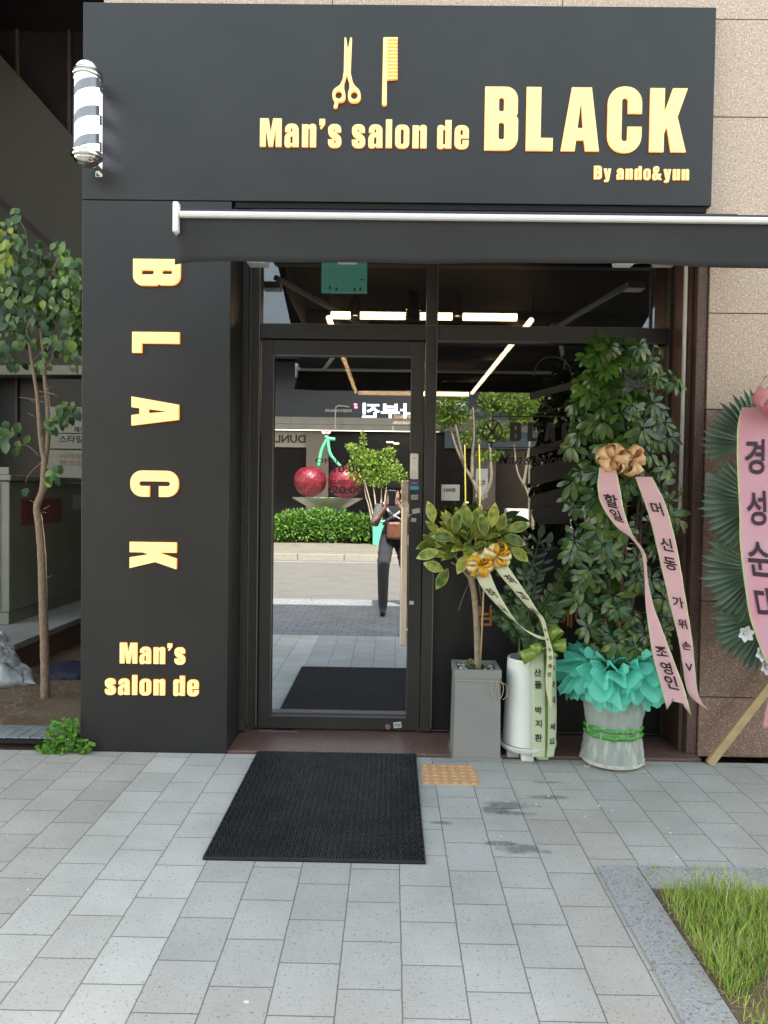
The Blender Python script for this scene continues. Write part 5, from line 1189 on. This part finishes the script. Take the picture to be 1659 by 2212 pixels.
gt_ = thing('drain_grate', 'galvanised steel drain grate in the soil beside the weeds', 'grate', ((gx0+gx1)/2, 0, 0)); b.build('grid', mat('galvanised_steel', (.42, .44, .46), .45, metal=.6, var=.2, vscale=10), gt_)
b = MB(); b.box((gx0, gy0, .030), (gx1, gy1, .047)); b.build('drain_pit', DARK, gt_)
b = MB(); WEED = mat('weed_leaf', (.12, .30, .035), .5, island=.35, transl=.35)
bst = MB()
for (u, v, w_, h_, n_) in ((130, 1600, 34, 44, 240), (178, 1622, 24, 26, 120), (105, 1628, 22, 22, 70), (150, 1570, 18, 22, 60)):
    bse = G(u, 1640 if v > 1590 else 1625, .01); bse.y = max(bse.y, -.40)
    y0_ = bse.y
    for _ in range(n_):
        a = rr.uniform(0, 2*PI); r = math.sqrt(rr.random()); p = Q(u+w_*r*math.cos(a), v+h_*r*math.sin(a), rr.uniform(-.07, .09)); p.z = max(p.z, .012)
        L = rr.uniform(.018, .034); add_leaf(b, p, (rr.uniform(-1, 1), rr.uniform(-1, .1), rr.uniform(-.3, .8)), (rr.uniform(-.4, .4), -.6, 1), L, L*.8, .4, 0, peak=.4, seg=4)
        if rr.random() < .3: bst.tube([(lerp(bse.x, p.x, .3), p.y, .0), p], .0012, 4, cap=False)
wd_ = thing('weed_clump', 'bright green leafy weeds growing at the foot of the black pillar', 'weeds', G(140, 1640)); b.build('foliage', WEED, wd_, smooth=True); bst.build('stem', mat('weed_stem', (.16, .26, .06), .6), wd_)
# ================================================================== ACROSS THE ROAD (seen in the mirror glass)
BY = -19.6
def OP(u, v, Y=BY): return MP(u, v, Y)
ob = thing('opposite_building', 'building across the road with navy sign band over dark shopfronts', 'building', (0, BY, 0))
OW = mat('opposite_stone', (.20, .20, .195), .6, var=.08, vscale=2); ON = mat('navy_sign_panel', (.012, .018, .034), .35, var=.1, vscale=1); OD = mat('opposite_dark_glass', (.010, .010, .012), .2)
zA = OP(750, 929).z; zB_ = OP(750, 902).z
xl_ = OP(560, 900).x-3; xr_ = OP(1030, 900).x
b = MB(); b.box((-16, BY-3, zB_+.002), (1.6, BY-.02, 5.4)); b.build('sign_band', ON, ob)
b = MB(); b.box((-16, BY-6, 5.5), (16, BY+3.5, 9.5)); b.box((1.62, BY-3, zB_-.9), (16, BY-.01, 5.4)); b.build('shading_upper_wall', mat('opposite_upper', (.07, .105, .15), .6, var=.06, vscale=2), ob)  # upper storey made to jut out, added to shade the front below
b = MB(); zm = (zA+zB_)/2
for i in range(22):
    x_ = -16+i*.8*2; 
    for (z0, z1) in ((zA, zA+.16), (zA+.165, zB_)): b.box((x_+.003, BY-.1, z0), (x_+1.597, BY+.05, z1-.003), .002)
b.build('canopy_band', OW, ob)
b = MB(); b.box((-16, BY-.5, .03), (16, BY-.4, zA)); b.build('shop_glass', OD, ob)
b = MB()
for x_ in (-5.1, -3.9, 4.3): b.box((x_, BY-.39, .03), (x_+.06, BY-.34, 2.3))
b.box((-5.1, BY-.392, 2.301), (-3.84, BY-.342, 2.36)); b.build('door_frame', mat('steel_frame', (.4, .4, .4), .4, metal=.5), ob)
x0c, x1c = OP(662, 1000, BY-.3).x, OP(710, 1000, BY-.3).x
b = MB(); b.box((x0c, BY-.38, .03), (x1c, BY-.2, zA-.01), .01); b.box((2.55, BY-.38, .03), (3.25, BY-.2, zA-.01), .01); b.build('column', mat('opposite_column', (.13, .12, .105), .7, var=.1), ob)
a = OP(560, 965, BY-.3); c = OP(662, 932, BY-.3)
b = MB(); b.box((-16, BY-.38, a.z), (x0c-.01, BY-.3, c.z)); sgn = b.build('sign_board', mat('beige_signboard', (.24, .225, .195), .6, var=.05), ob)
MK = []
def otext(s, u0, u1, v0, v1, Y, name, parent, m, **kw):
    a = OP(u0, v1, Y); c = OP(u1, v0, Y); return fit_text(text_mesh(name, s, mats=[m], extrude=.005, **kw), a.x, a.z, c.x, c.z, Y+.012, name, parent, flip=True)
otext('DUNLEE', 571, 660, 940, 956, BY-.3, 'writing', sgn, INK, offset=.03)
NEO = mat('neon_white', (.9, .92, 1), .5, emit=(.75, .85, 1), estr=.35)
otext('나부진', 782, 905, 872, 903, BY, 'sign_lettering', ob, NEO, offset=.03)
otext('대리점문의 031-563-6770', 703, 760, 884, 890, BY, 'sign_lettering', ob, mat('dim_white', (.6, .62, .65), .6), offset=.01)
otext('031-563-6770', 1015, 1050, 884, 890, BY, 'sign_lettering', ob, mat('dim_white', (.6, .62, .65), .6), offset=.01)
otext('참숯구이', 950, 1005, 868, 880, BY, 'sign_lettering', ob, NEO, offset=.03)
b = MB()
for (u, v) in ((768, 874), (769, 880)): p = OP(u, v); b.box((p.x-.05, BY+.005, p.z-.03), (p.x+.05, BY+.03, p.z+.03), .004)
b.build('pink_emblem', mat('pink_neon', (.9, .3, .5), .5, emit=(.9, .25, .45), estr=.4), ob)
b = MB()
for (u0, u1, v) in ((835, 850, 955), (850, 862, 958), (1005, 1012, 1085)): a = OP(u0, v, BY-.39); c = OP(u1, v, BY-.39); b.box((a.x, BY-.399, a.z-.02), (c.x, BY-.37, a.z+.02))
b.build('window_light', mat('warm_window_light', (1, .8, .6), .5, emit=(1, .75, .5), estr=.8), ob)
b = MB(); a = OP(1090, 1062, BY-.2); c = OP(1112, 1040, BY-.2); b.box((2.62, BY-.199, 1.25), (3.0, BY-.17, 2.15)); bb = b.build('banner', mat('blue_white_banner', (.55, .62, .75), .6), ob)
fit_text(text_mesh('writing', '치과', mats=[INK], extrude=.002, offset=.02), 2.68, 1.6, 2.94, 1.8, BY-.166, 'writing', bb, flip=True)
b = MB(); p = OP(720, 870, BY+.02); q = OP(726, 925, BY+.02)
b.tube(catmull([Vector((p.x+.5, BY+.1, p.z-.13)), Vector((p.x+.15, BY+.3, p.z-.13)), Vector((q.x, BY+.35, p.z-.35)), Vector((q.x, BY+.3, zA))], 5), .02, 6); b.build('lamp_bracket', mat('bracket_grey', (.4, .4, .4), .5), ob)
OL = mat('sunlit_shrub_leaf', (.07, .17, .02), .5, island=.5, transl=.3); OT = mat('street_tree_leaf', (.15, .25, .035), .5, island=.45, transl=.35); OB = mat('street_tree_bark', (.26, .22, .17), .8, var=.3, vscale=14)
# cherries sculpture
sy = -16.9
cs = thing('cherry_sculpture', 'giant pair of sparkling red cherries on a wide pale bowl', 'sculpture', MP(708, 1160, sy))
CH = mat('glittering_cherry_red', (.06, .004, .009), .36, metal=.3, col2=(.22, .02, .035), vscale=16, bump=1.0, bscale=7)
for (u, v, rpx) in ((670, 1039, 35), (747, 1040, 38)):
    c = MP(u, v, sy+(.1 if u < 700 else -.1)); r = rpx*21.2/F; b = MB(); b.sphere(c, (r, r, r*.98), 72, 48, disp=lambda d: -.10*max(0, d.z-.75)*4+.030*noise.noise(Vector((d.x*16, d.y*16, d.z*26)))); b.build('cherry', CH, cs, smooth=True)
b = MB(); s0 = MP(688, 1008, sy); s1 = MP(738, 1010, sy); tp = MP(709, 947, sy)
b.tube(catmull([s0, MP(694, 975, sy), MP(703, 955, sy), tp], 5), .045, 8); b.tube(catmull([s1, MP(716, 985, sy), MP(710, 965, sy), tp], 5), .045, 8); b.tube(catmull([MP(703, 942, sy), tp, MP(724, 949, sy)], 4), .05, 8)
b.build('cherry_stalk', mat('mint_green_stalk', (.07, .38, .20), .35), cs, smooth=True)
b = MB(); c = MP(705, 936, sy)
for sg in (-1, 1): add_leaf(b, c, (sg*.8, .1, .5), (0, 1, 0), .16, .12, .1, 0)
b.build('butterfly', mat('pink_butterfly', (.7, .25, .3), .5), cs)
zr = MP(708, 1075, sy).z; xc = MP(708, 1075, sy).x; rb_ = 77*21.2/F
b = MB(); b.lathe((xc, sy, 0), [(.14, .03), (.14, zr-.55), (.35, zr-.38), (rb_*.98, zr-.03), (rb_, zr), (rb_*.96, zr-.01), (.3, zr-.3), (0, zr-.33)], 48); auto_smooth(b.build('bowl', mat('pale_steel_bowl', (.50, .52, .48), .25, metal=.5), cs), 50)
# shrubs
sh = [(632, 1140, .42, .50), (665, 1133, .50, .52), (700, 1130, .5, .55), (738, 1138, .5, .5), (772, 1140, .48, .48), (805, 1145, .42, .42), (606, 1150, .35, .42), (760, 1150, .4, .4)]
for i, (u, v, rx, rz) in enumerate(sh):
    c = MP(u, 1168, -15.75); c.z = .03; t_ = thing('leafy_shrub', 'sunlit leafy green shrub planted below the cherry bowl across the road', 'shrub', c, 'shrubs around the cherry bowl')
    b = MB(); leaf_cloud(b, (c.x, c.y-.1*(i % 2), rz*.80+.03), (rx*1.1, .48, rz*.86), 1150, .105, .055, shell=.35, up=.5, curl=.5, seg=2); b.build('foliage', OL, t_)
    b = MB()
    for q in range(5): a = rnd_dir(); b.tube([c-Vector((0, .1, 0)), c+Vector((a.x*rx*.5, -.15, rz*1.1))], .006, 5)
    b.build('stem', OB, t_)
def street_tree(name, lab, u0, Y, forks, crowns, lsize, r0, trunk_v, grp=None, n=1500, my=None):
    c = MP(u0, 1150, Y); c.z = .03; t_ = thing(name, lab, 'tree', c, grp); b = MB(); rs5 = random.Random(int(u0))
    for f in forks:
        pts = [MP(u, v, Y+dy) if v < 9000 else c for (u, v, dy) in f]; pts[0] = c if f[0][1] > 1110 else pts[0]; pth = catmull(pts, 4); b.tube(pth, [lerp(r0, r0*.3, i/(len(pth)-1)) for i in range(len(pth))], 7)
    b.build('trunk', OB, t_, smooth=True); b = MB()
    for (u, v, ru, rv) in crowns:
        cc_ = MP(u, v, Y); k2 = (-Y-CAM.y)/F; leaf_cloud(b, cc_, (ru*k2, ru*k2*.8, rv*k2), int(n*ru*rv/900)+30, lsize, lsize*.5, shell=.05, up=.1, curl=.4, seg=2)
    b.build('crown', my or OT, t_)
street_tree('ornamental_tree', 'small multi stemmed feathery tree right of the cherry sculpture', 812, -15.2,
            [[(812, 1150, 0), (805, 1110, 0), (793, 1060, .1), (780, 1010, .1)], [(812, 1150, 0), (812, 1100, .1), (806, 1050, 0), (800, 1000, 0)], [(815, 1150, 0), (822, 1100, 0), (824, 1050, -.1), (822, 1000, -.1)], [(815, 1150, 0), (830, 1090, .1), (836, 1050, 0), (858, 1030, 0)], [(812, 1150, 0), (798, 1100, 0), (790, 1070, 0), (786, 1040, 0)]],
            [(775, 1015, 26, 30), (800, 1000, 34, 28), (835, 1015, 32, 30), (820, 1035, 34, 18), (862, 1030, 16, 22), (760, 965, 16, 7), (775, 980, 18, 14), (784, 950, 5, 18), (840, 975, 16, 8), (828, 985, 20, 12)], .085, .028, 1150, n=700)
street_tree('street_tree', 'forked pale trunk street tree seen left in the side window', 1040, -12.9,
            [[(1040, 1180, 0), (1040, 1120, 0), (1040, 1080, 0)], [(1040, 1085, 0), (1022, 1040, 0), (1005, 1010, 0), (985, 965, 0), (972, 920, 0), (960, 880, 0)], [(1040, 1085, 0), (1060, 1040, .1), (1060, 1000, .1), (1058, 940, 0), (1062, 880, 0), (1070, 850, 0)], [(1020, 1035, 0), (1020, 990, 0), (1024, 940, .1), (1022, 880, .2)], [(1005, 1010, 0), (995, 970, .2), (985, 920, .3)]],
            [(970, 865, 40, 26), (990, 900, 30, 22), (955, 905, 22, 22), (1060, 870, 30, 26), (1100, 870, 36, 30), (1050, 930, 24, 26), (1085, 935, 24, 16), (1008, 945, 18, 14), (1045, 985, 20, 9), (1075, 985, 20, 9), (1120, 905, 20, 20), (1140, 880, 20, 30)], .10, .046, 1180, 'street trees across the road', n=420)
street_tree('street_tree', 'leaning street tree seen beside the barber pole decal in the side window', 1150, -13.2,
            [[(1152, 1180, 0), (1150, 1110, 0), (1138, 1060, 0), (1118, 1020, 0), (1110, 960, 0), (1100, 900, 0)], [(1150, 1110, 0), (1160, 1060, 0), (1172, 1000, 0), (1180, 940, 0)], [(1130, 1050, 0), (1138, 1000, 0), (1145, 930, .1), (1130, 860, .2)]],
            [(1170, 890, 30, 30), (1190, 930, 26, 22), (1150, 860, 30, 20), (1210, 870, 30, 30)], .10, .042, 1180, 'street trees across the road', n=380)
YS = mat('yellow_support', (.62, .60, .12), .5)
for (u, v0, v1, lab) in ((1006, 960, 1110, 'slim yellow pole propping the forked street tree, the longer one on the left'), (1037, 960, 1060, 'slim yellow pole propping the forked street tree, the shorter one on the right')):
    b = MB(); p1 = MP(u, v1, -12.7); b.tube([(p1.x, p1.y, .03), p1, MP(u-2, v0, -12.75)], .016, 8); tag(b.build('support_pole', YS), lab, 'pole', 'poles propping the street tree')
# stone planter box and scooter on the far side
gcab = thing('utility_box', 'green roadside utility box beside the shrubs across the road', 'box', MP(822, 1170, -15.3))
c = MP(824, 1160, -15.0); b = MB(); b.box((c.x-.22, -15.3, .03), (c.x+.22, -14.95, .62), .01); b.build('box_body', mat('teal_box', (.06, .30, .22), .5), gcab)
b = MB(); b.box((c.x-.24, -15.32, .621), (c.x+.24, -14.93, .66), .006); b.build('box_lid', mat('teal_box_lid', (.12, .36, .30), .5), gcab)
scx = MP(1185, 1120, -11.2).x; scy = -11.3
st = thing('parked_scooter', 'black delivery scooter with red tail lamp parked at the far kerb', 'scooter', (scx, scy, -.1))
b = MB()
def wheel(x_):
    b = MB(); pts = [(x_+.24*math.cos(2*PI*i/24), scy, .14+.24*math.sin(2*PI*i/24)) for i in range(25)]; b.tube(pts, .05, 8, cap=False); o = b.build('wheel', BLACKP, st, smooth=True)
    b = MB(); b.tube([(x_, scy-.03, .14), (x_, scy+.03, .14)], .13, 16); b.build('rim', CHROME, o)
wheel(scx-.6); wheel(scx+.6)
b = MB(); b.tube(catmull([Vector((scx-.6, scy, .20)), Vector((scx-.42, scy, .45)), Vector((scx-.1, scy, .50)), Vector((scx+.15, scy, .22)), Vector((scx+.40, scy, .25)), Vector((scx+.48, scy, .75))], 5), [.06, .1, .13, .15, .15, .15, .15, .14, .14, .12, .11, .1, .1, .1, .1, .1, .1, .1, .1, .1, .1, .1, .09, .08, .07, .06][:26], 10); b.build('body_shell', mat('scooter_black', (.02, .02, .022), .25, coat=.5), st, smooth=True)
b = MB(); b.box((scx-.62, scy-.12, .60), (scx+.05, scy+.12, .72), .04); b.build('seat', BLACKP, st)
b = MB(); b.tube([(scx+.6, scy, .14), (scx+.48, scy, .80), (scx+.44, scy, .95)], .025, 8); b.tube([(scx+.44, scy-.28, .97), (scx+.44, scy+.28, .97)], .015, 8); b.build('handlebar', CHROME, st)
b = MB(); b.sphere((scx-.66, scy, .52), .05, 10, 8); b.build('tail_lamp', mat('red_lamp', (.7, .03, .03), .3), st)
b = MB(); b.box((scx-.85, scy-.2, .74), (scx-.42, scy+.2, 1.08), .02); b.build('delivery_box', mat('white_box', (.7, .7, .7), .5), st)

# ================================================================== THE PHOTOGRAPHER
ph = thing('smartphone', 'black smartphone held up in both hands by the photographer', 'phone', (0, -4.46, 1.32))
b = MB(); b.box((-.046, -4.452, 1.225), (.046, -4.442, 1.408), .004); b.build('phone_body', mat('phone_black', (.01, .01, .012), .2), ph)
b = MB(); b.tube([(.0, -4.4415, 1.39), (.0, -4.4405, 1.39)], .008, 16); b.build('camera_lens', mat('lens_glass', (.02, .02, .03), .1), ph)
SKIN = mat('skin', (.26, .145, .10), .55); CLO = mat('black_shirt', (.015, .015, .018), .8, bump=.2, bscale=80); JEAN = mat('dark_ripped_jeans', (.010, .011, .016), .9, col2=(.020, .022, .028), vscale=20, bump=.2, bscale=100)
HAIR = mat('black_hair', (.006, .005, .005), .9, spec=.1)
me = bpy.data.meshes.new('person'); Yp = -4.80
J = {'hip': (.03, Yp, .86, .125), 'waist': (.03, Yp, .98, .115), 'chest': (.03, Yp+.01, 1.12, .135), 'up': (.03, Yp+.02, 1.22, .10), 'neck': (.03, Yp+.03, 1.29, .05), 'head0': (.02, Yp+.06, 1.345, .075), 'head1': (.02, Yp+.06, 1.42, .078), 'head2': (.02, Yp+.05, 1.47, .05),
     'sL': (-.14, Yp+.02, 1.21, .055), 'eL': (-.205, Yp+.14, 1.00, .040), 'wL': (-.075, Yp+.30, 1.205, .026), 'hL': (-.062, Yp+.325, 1.25, .026),
     'sR': (.20, Yp+.02, 1.21, .055), 'eR': (.235, Yp+.15, 1.02, .040), 'wR': (.095, Yp+.30, 1.205, .026), 'hR': (.066, Yp+.325, 1.25, .026),
     'tL': (-.06, Yp, .80, .105), 'kL': (-.09, Yp+.30, .50, .074), 'aL': (-.085, Yp+.56, .11, .056), 'oL': (-.085, Yp+.63, .045, .042), 'uL': (-.085, Yp+.73, .03, .034),
     'tR': (.115, Yp, .80, .095), 'kR': (.17, Yp+.0, .46, .062), 'aR': (.20, Yp-.12, .09, .046), 'oR': (.205, Yp-.05, .045, .036), 'uR': (.21, Yp+.04, .03, .026)}
E = [('hip', 'waist'), ('waist', 'chest'), ('chest', 'up'), ('up', 'neck'), ('neck', 'head0'), ('head0', 'head1'), ('head1', 'head2'), ('up', 'sL'), ('sL', 'eL'), ('eL', 'wL'), ('wL', 'hL'), ('up', 'sR'), ('sR', 'eR'), ('eR', 'wR'), ('wR', 'hR'),
     ('hip', 'tL'), ('tL', 'kL'), ('kL', 'aL'), ('aL', 'oL'), ('oL', 'uL'), ('hip', 'tR'), ('tR', 'kR'), ('kR', 'aR'), ('aR', 'oR'), ('oR', 'uR')]
for sfx, sg in (('L', -1), ('R', 1)):          # fingers wrap the edges of the phone, thumb behind
    hx_, hy_, hz_ = J['h'+sfx][:3]
    for q in range(4):
        z_ = hz_-.012+q*.021; ln_ = (.8, 1, 1.05, .9)[q]
        J[f'f{q}a'+sfx] = (sg*.058, -4.462, z_+.006, .0085); J[f'f{q}b'+sfx] = (sg*.051, -4.434, z_+.010, .0078); J[f'f{q}c'+sfx] = (sg*(.051-.017*ln_), -4.4325, z_+.013, .0068)
        E += [('h'+sfx, f'f{q}a'+sfx), (f'f{q}a'+sfx, f'f{q}b'+sfx), (f'f{q}b'+sfx, f'f{q}c'+sfx)]
    J['t0'+sfx] = (sg*.048, -4.475, hz_-.012, .010); J['t1'+sfx] = (sg*.022, -4.464, hz_+.004, .008); E += [('h'+sfx, 't0'+sfx), ('t0'+sfx, 't1'+sfx)]
for key in ('hL', 'hR'):
    x_, y_, z_, r_2 = J[key]; J[key] = (x_*1.02, -4.485, z_+.012, .020)
keys = list(J); me.from_pydata([J[k2][:3] for k2 in keys], [(keys.index(a), keys.index(c)) for a, c in E], []); me.update()
po = bpy.data.objects.new('person', me); C.objects.link(po)
mdf = po.modifiers.new('skin', 'SKIN'); sk = me.skin_vertices[0].data
for i, k2 in enumerate(keys): r = J[k2][3]; sk[i].radius = (r, r*(.8 if k2 in ('hip', 'waist', 'chest', 'up') else 1)); sk[i].use_root = (k2 == 'hip')
mdf.use_smooth_shade = True; ss = po.modifiers.new('sub', 'SUBSURF'); ss.levels = 2; ss.render_levels = 2
dg = bpy.context.evaluated_depsgraph_get(); me2 = bpy.data.meshes.new_from_object(po.evaluated_get(dg)); po.modifiers.clear(); po.data = me2; me2.materials.clear()
for m in (SKIN, CLO, JEAN, BLACKP): me2.materials.append(m)
for v_ in me2.vertices:
    if v_.co.z < 1.27 and v_.co.y < -4.56: v_.co += v_.normal*(.010*noise.noise(Vector((v_.co.x*14, v_.co.y*14, v_.co.z*20)))+.007*noise.noise(Vector((v_.co.x*30, v_.co.y*30, v_.co.z*45))))
for p in me2.polygons:
    c = p.center; i = 0
    if c.z < .075: i = 3
    elif c.z < .90: i = 2
    elif c.z < 1.275 and c.y < -4.55 and not (abs(c.x-.03) > .13 and c.y > Yp+.14): i = 1
    p.material_index = i; p.use_smooth = True
tag(po, 'photographer reflected in the door glass in dark clothes holding up a phone', 'person')
def pchild(b, name, m, smooth=True): o = b.build(name, m, None, smooth=smooth); o.parent = po; return o
hc = (.02, Yp+.065, 1.395)
b = MB(); b.sphere((hc[0], hc[1]-.012, hc[2]+.028), (.088, .098, .100), 24, 16, disp=lambda d: (-.22 if d.y > .45 and d.z < -.05 else 0)+.03*noise.noise(d*9)); pchild(b, 'hair', HAIR)
b = MB()
for sg in (-1, 1): b.sphere((hc[0]+sg*.029, hc[1]+.070, hc[2]+.0), (.012, .008, .007), 10, 8)
pchild(b, 'eyes', mat('eye', (.05, .03, .02), .2))
b = MB(); b.tube([(hc[0], hc[1]+.068, hc[2]+.005), (hc[0], hc[1]+.088, hc[2]-.028), (hc[0], hc[1]+.07, hc[2]-.034)], [.008, .013, .010], 8)
for sg in (-1, 1): b.sphere((hc[0]+sg*.083, hc[1]+.005, hc[2]-.008), (.010, .018, .026), 10, 8)
pchild(b, 'nose_and_ears', SKIN)
b = MB(); b.tube([(hc[0]-.022, hc[1]+.066, hc[2]-.056), (hc[0], hc[1]+.073, hc[2]-.058), (hc[0]+.022, hc[1]+.066, hc[2]-.056)], [.004, .007, .004], 8); pchild(b, 'mouth', mat('lips', (.42, .16, .14), .5))
b = MB(); STP = mat('patterned_strap', (.45, .45, .48), .7, col2=(.08, .08, .1), vscale=55)
for sg in (-1, 1):
    b.tube(catmull([Vector((.03+sg*.13, Yp+.10, 1.26)), Vector((.03+sg*.06, Yp+.145, 1.15)), Vector((.03-sg*.07, Yp+.15, 1.06)), Vector((.03-sg*.13, Yp+.10, 1.0))], 5), .016, 6)
pchild(b, 'crossed_strap', STP)
bgp = thing('chest_bag', 'brown leather bag worn on the front of the photographer', 'bag', (.03, Yp+.18, .93))
b = MB(); b.box((-.055, Yp+.125, .83), (.115, Yp+.215, 1.04), .03); b.build('bag_body', mat('brown_leather', (.14, .045, .022), .5, col2=(.09, .03, .018), vscale=12, bump=.2, bscale=60), bgp)
b = MB(); b.box((.022, Yp+.2155, .85), (.026, Yp+.218, 1.02)); b.build('zip', CHROME, bgp)
b = MB()
for sg in (-1, 1): e = J['eL' if sg < 0 else 'eR']; s = J['sL' if sg < 0 else 'sR']; b.tube(catmull([Vector(s[:3]), Vector(s[:3]).lerp(Vector(e[:3]), .5), Vector(e[:3])], 4), [.066, .064, .062, .060, .058, .056, .054, .052, .050], 12)
pchild(b, 'sleeve', mat('grey_patterned_sleeve', (.09, .10, .08), .8, col2=(.04, .045, .04), vscale=40))
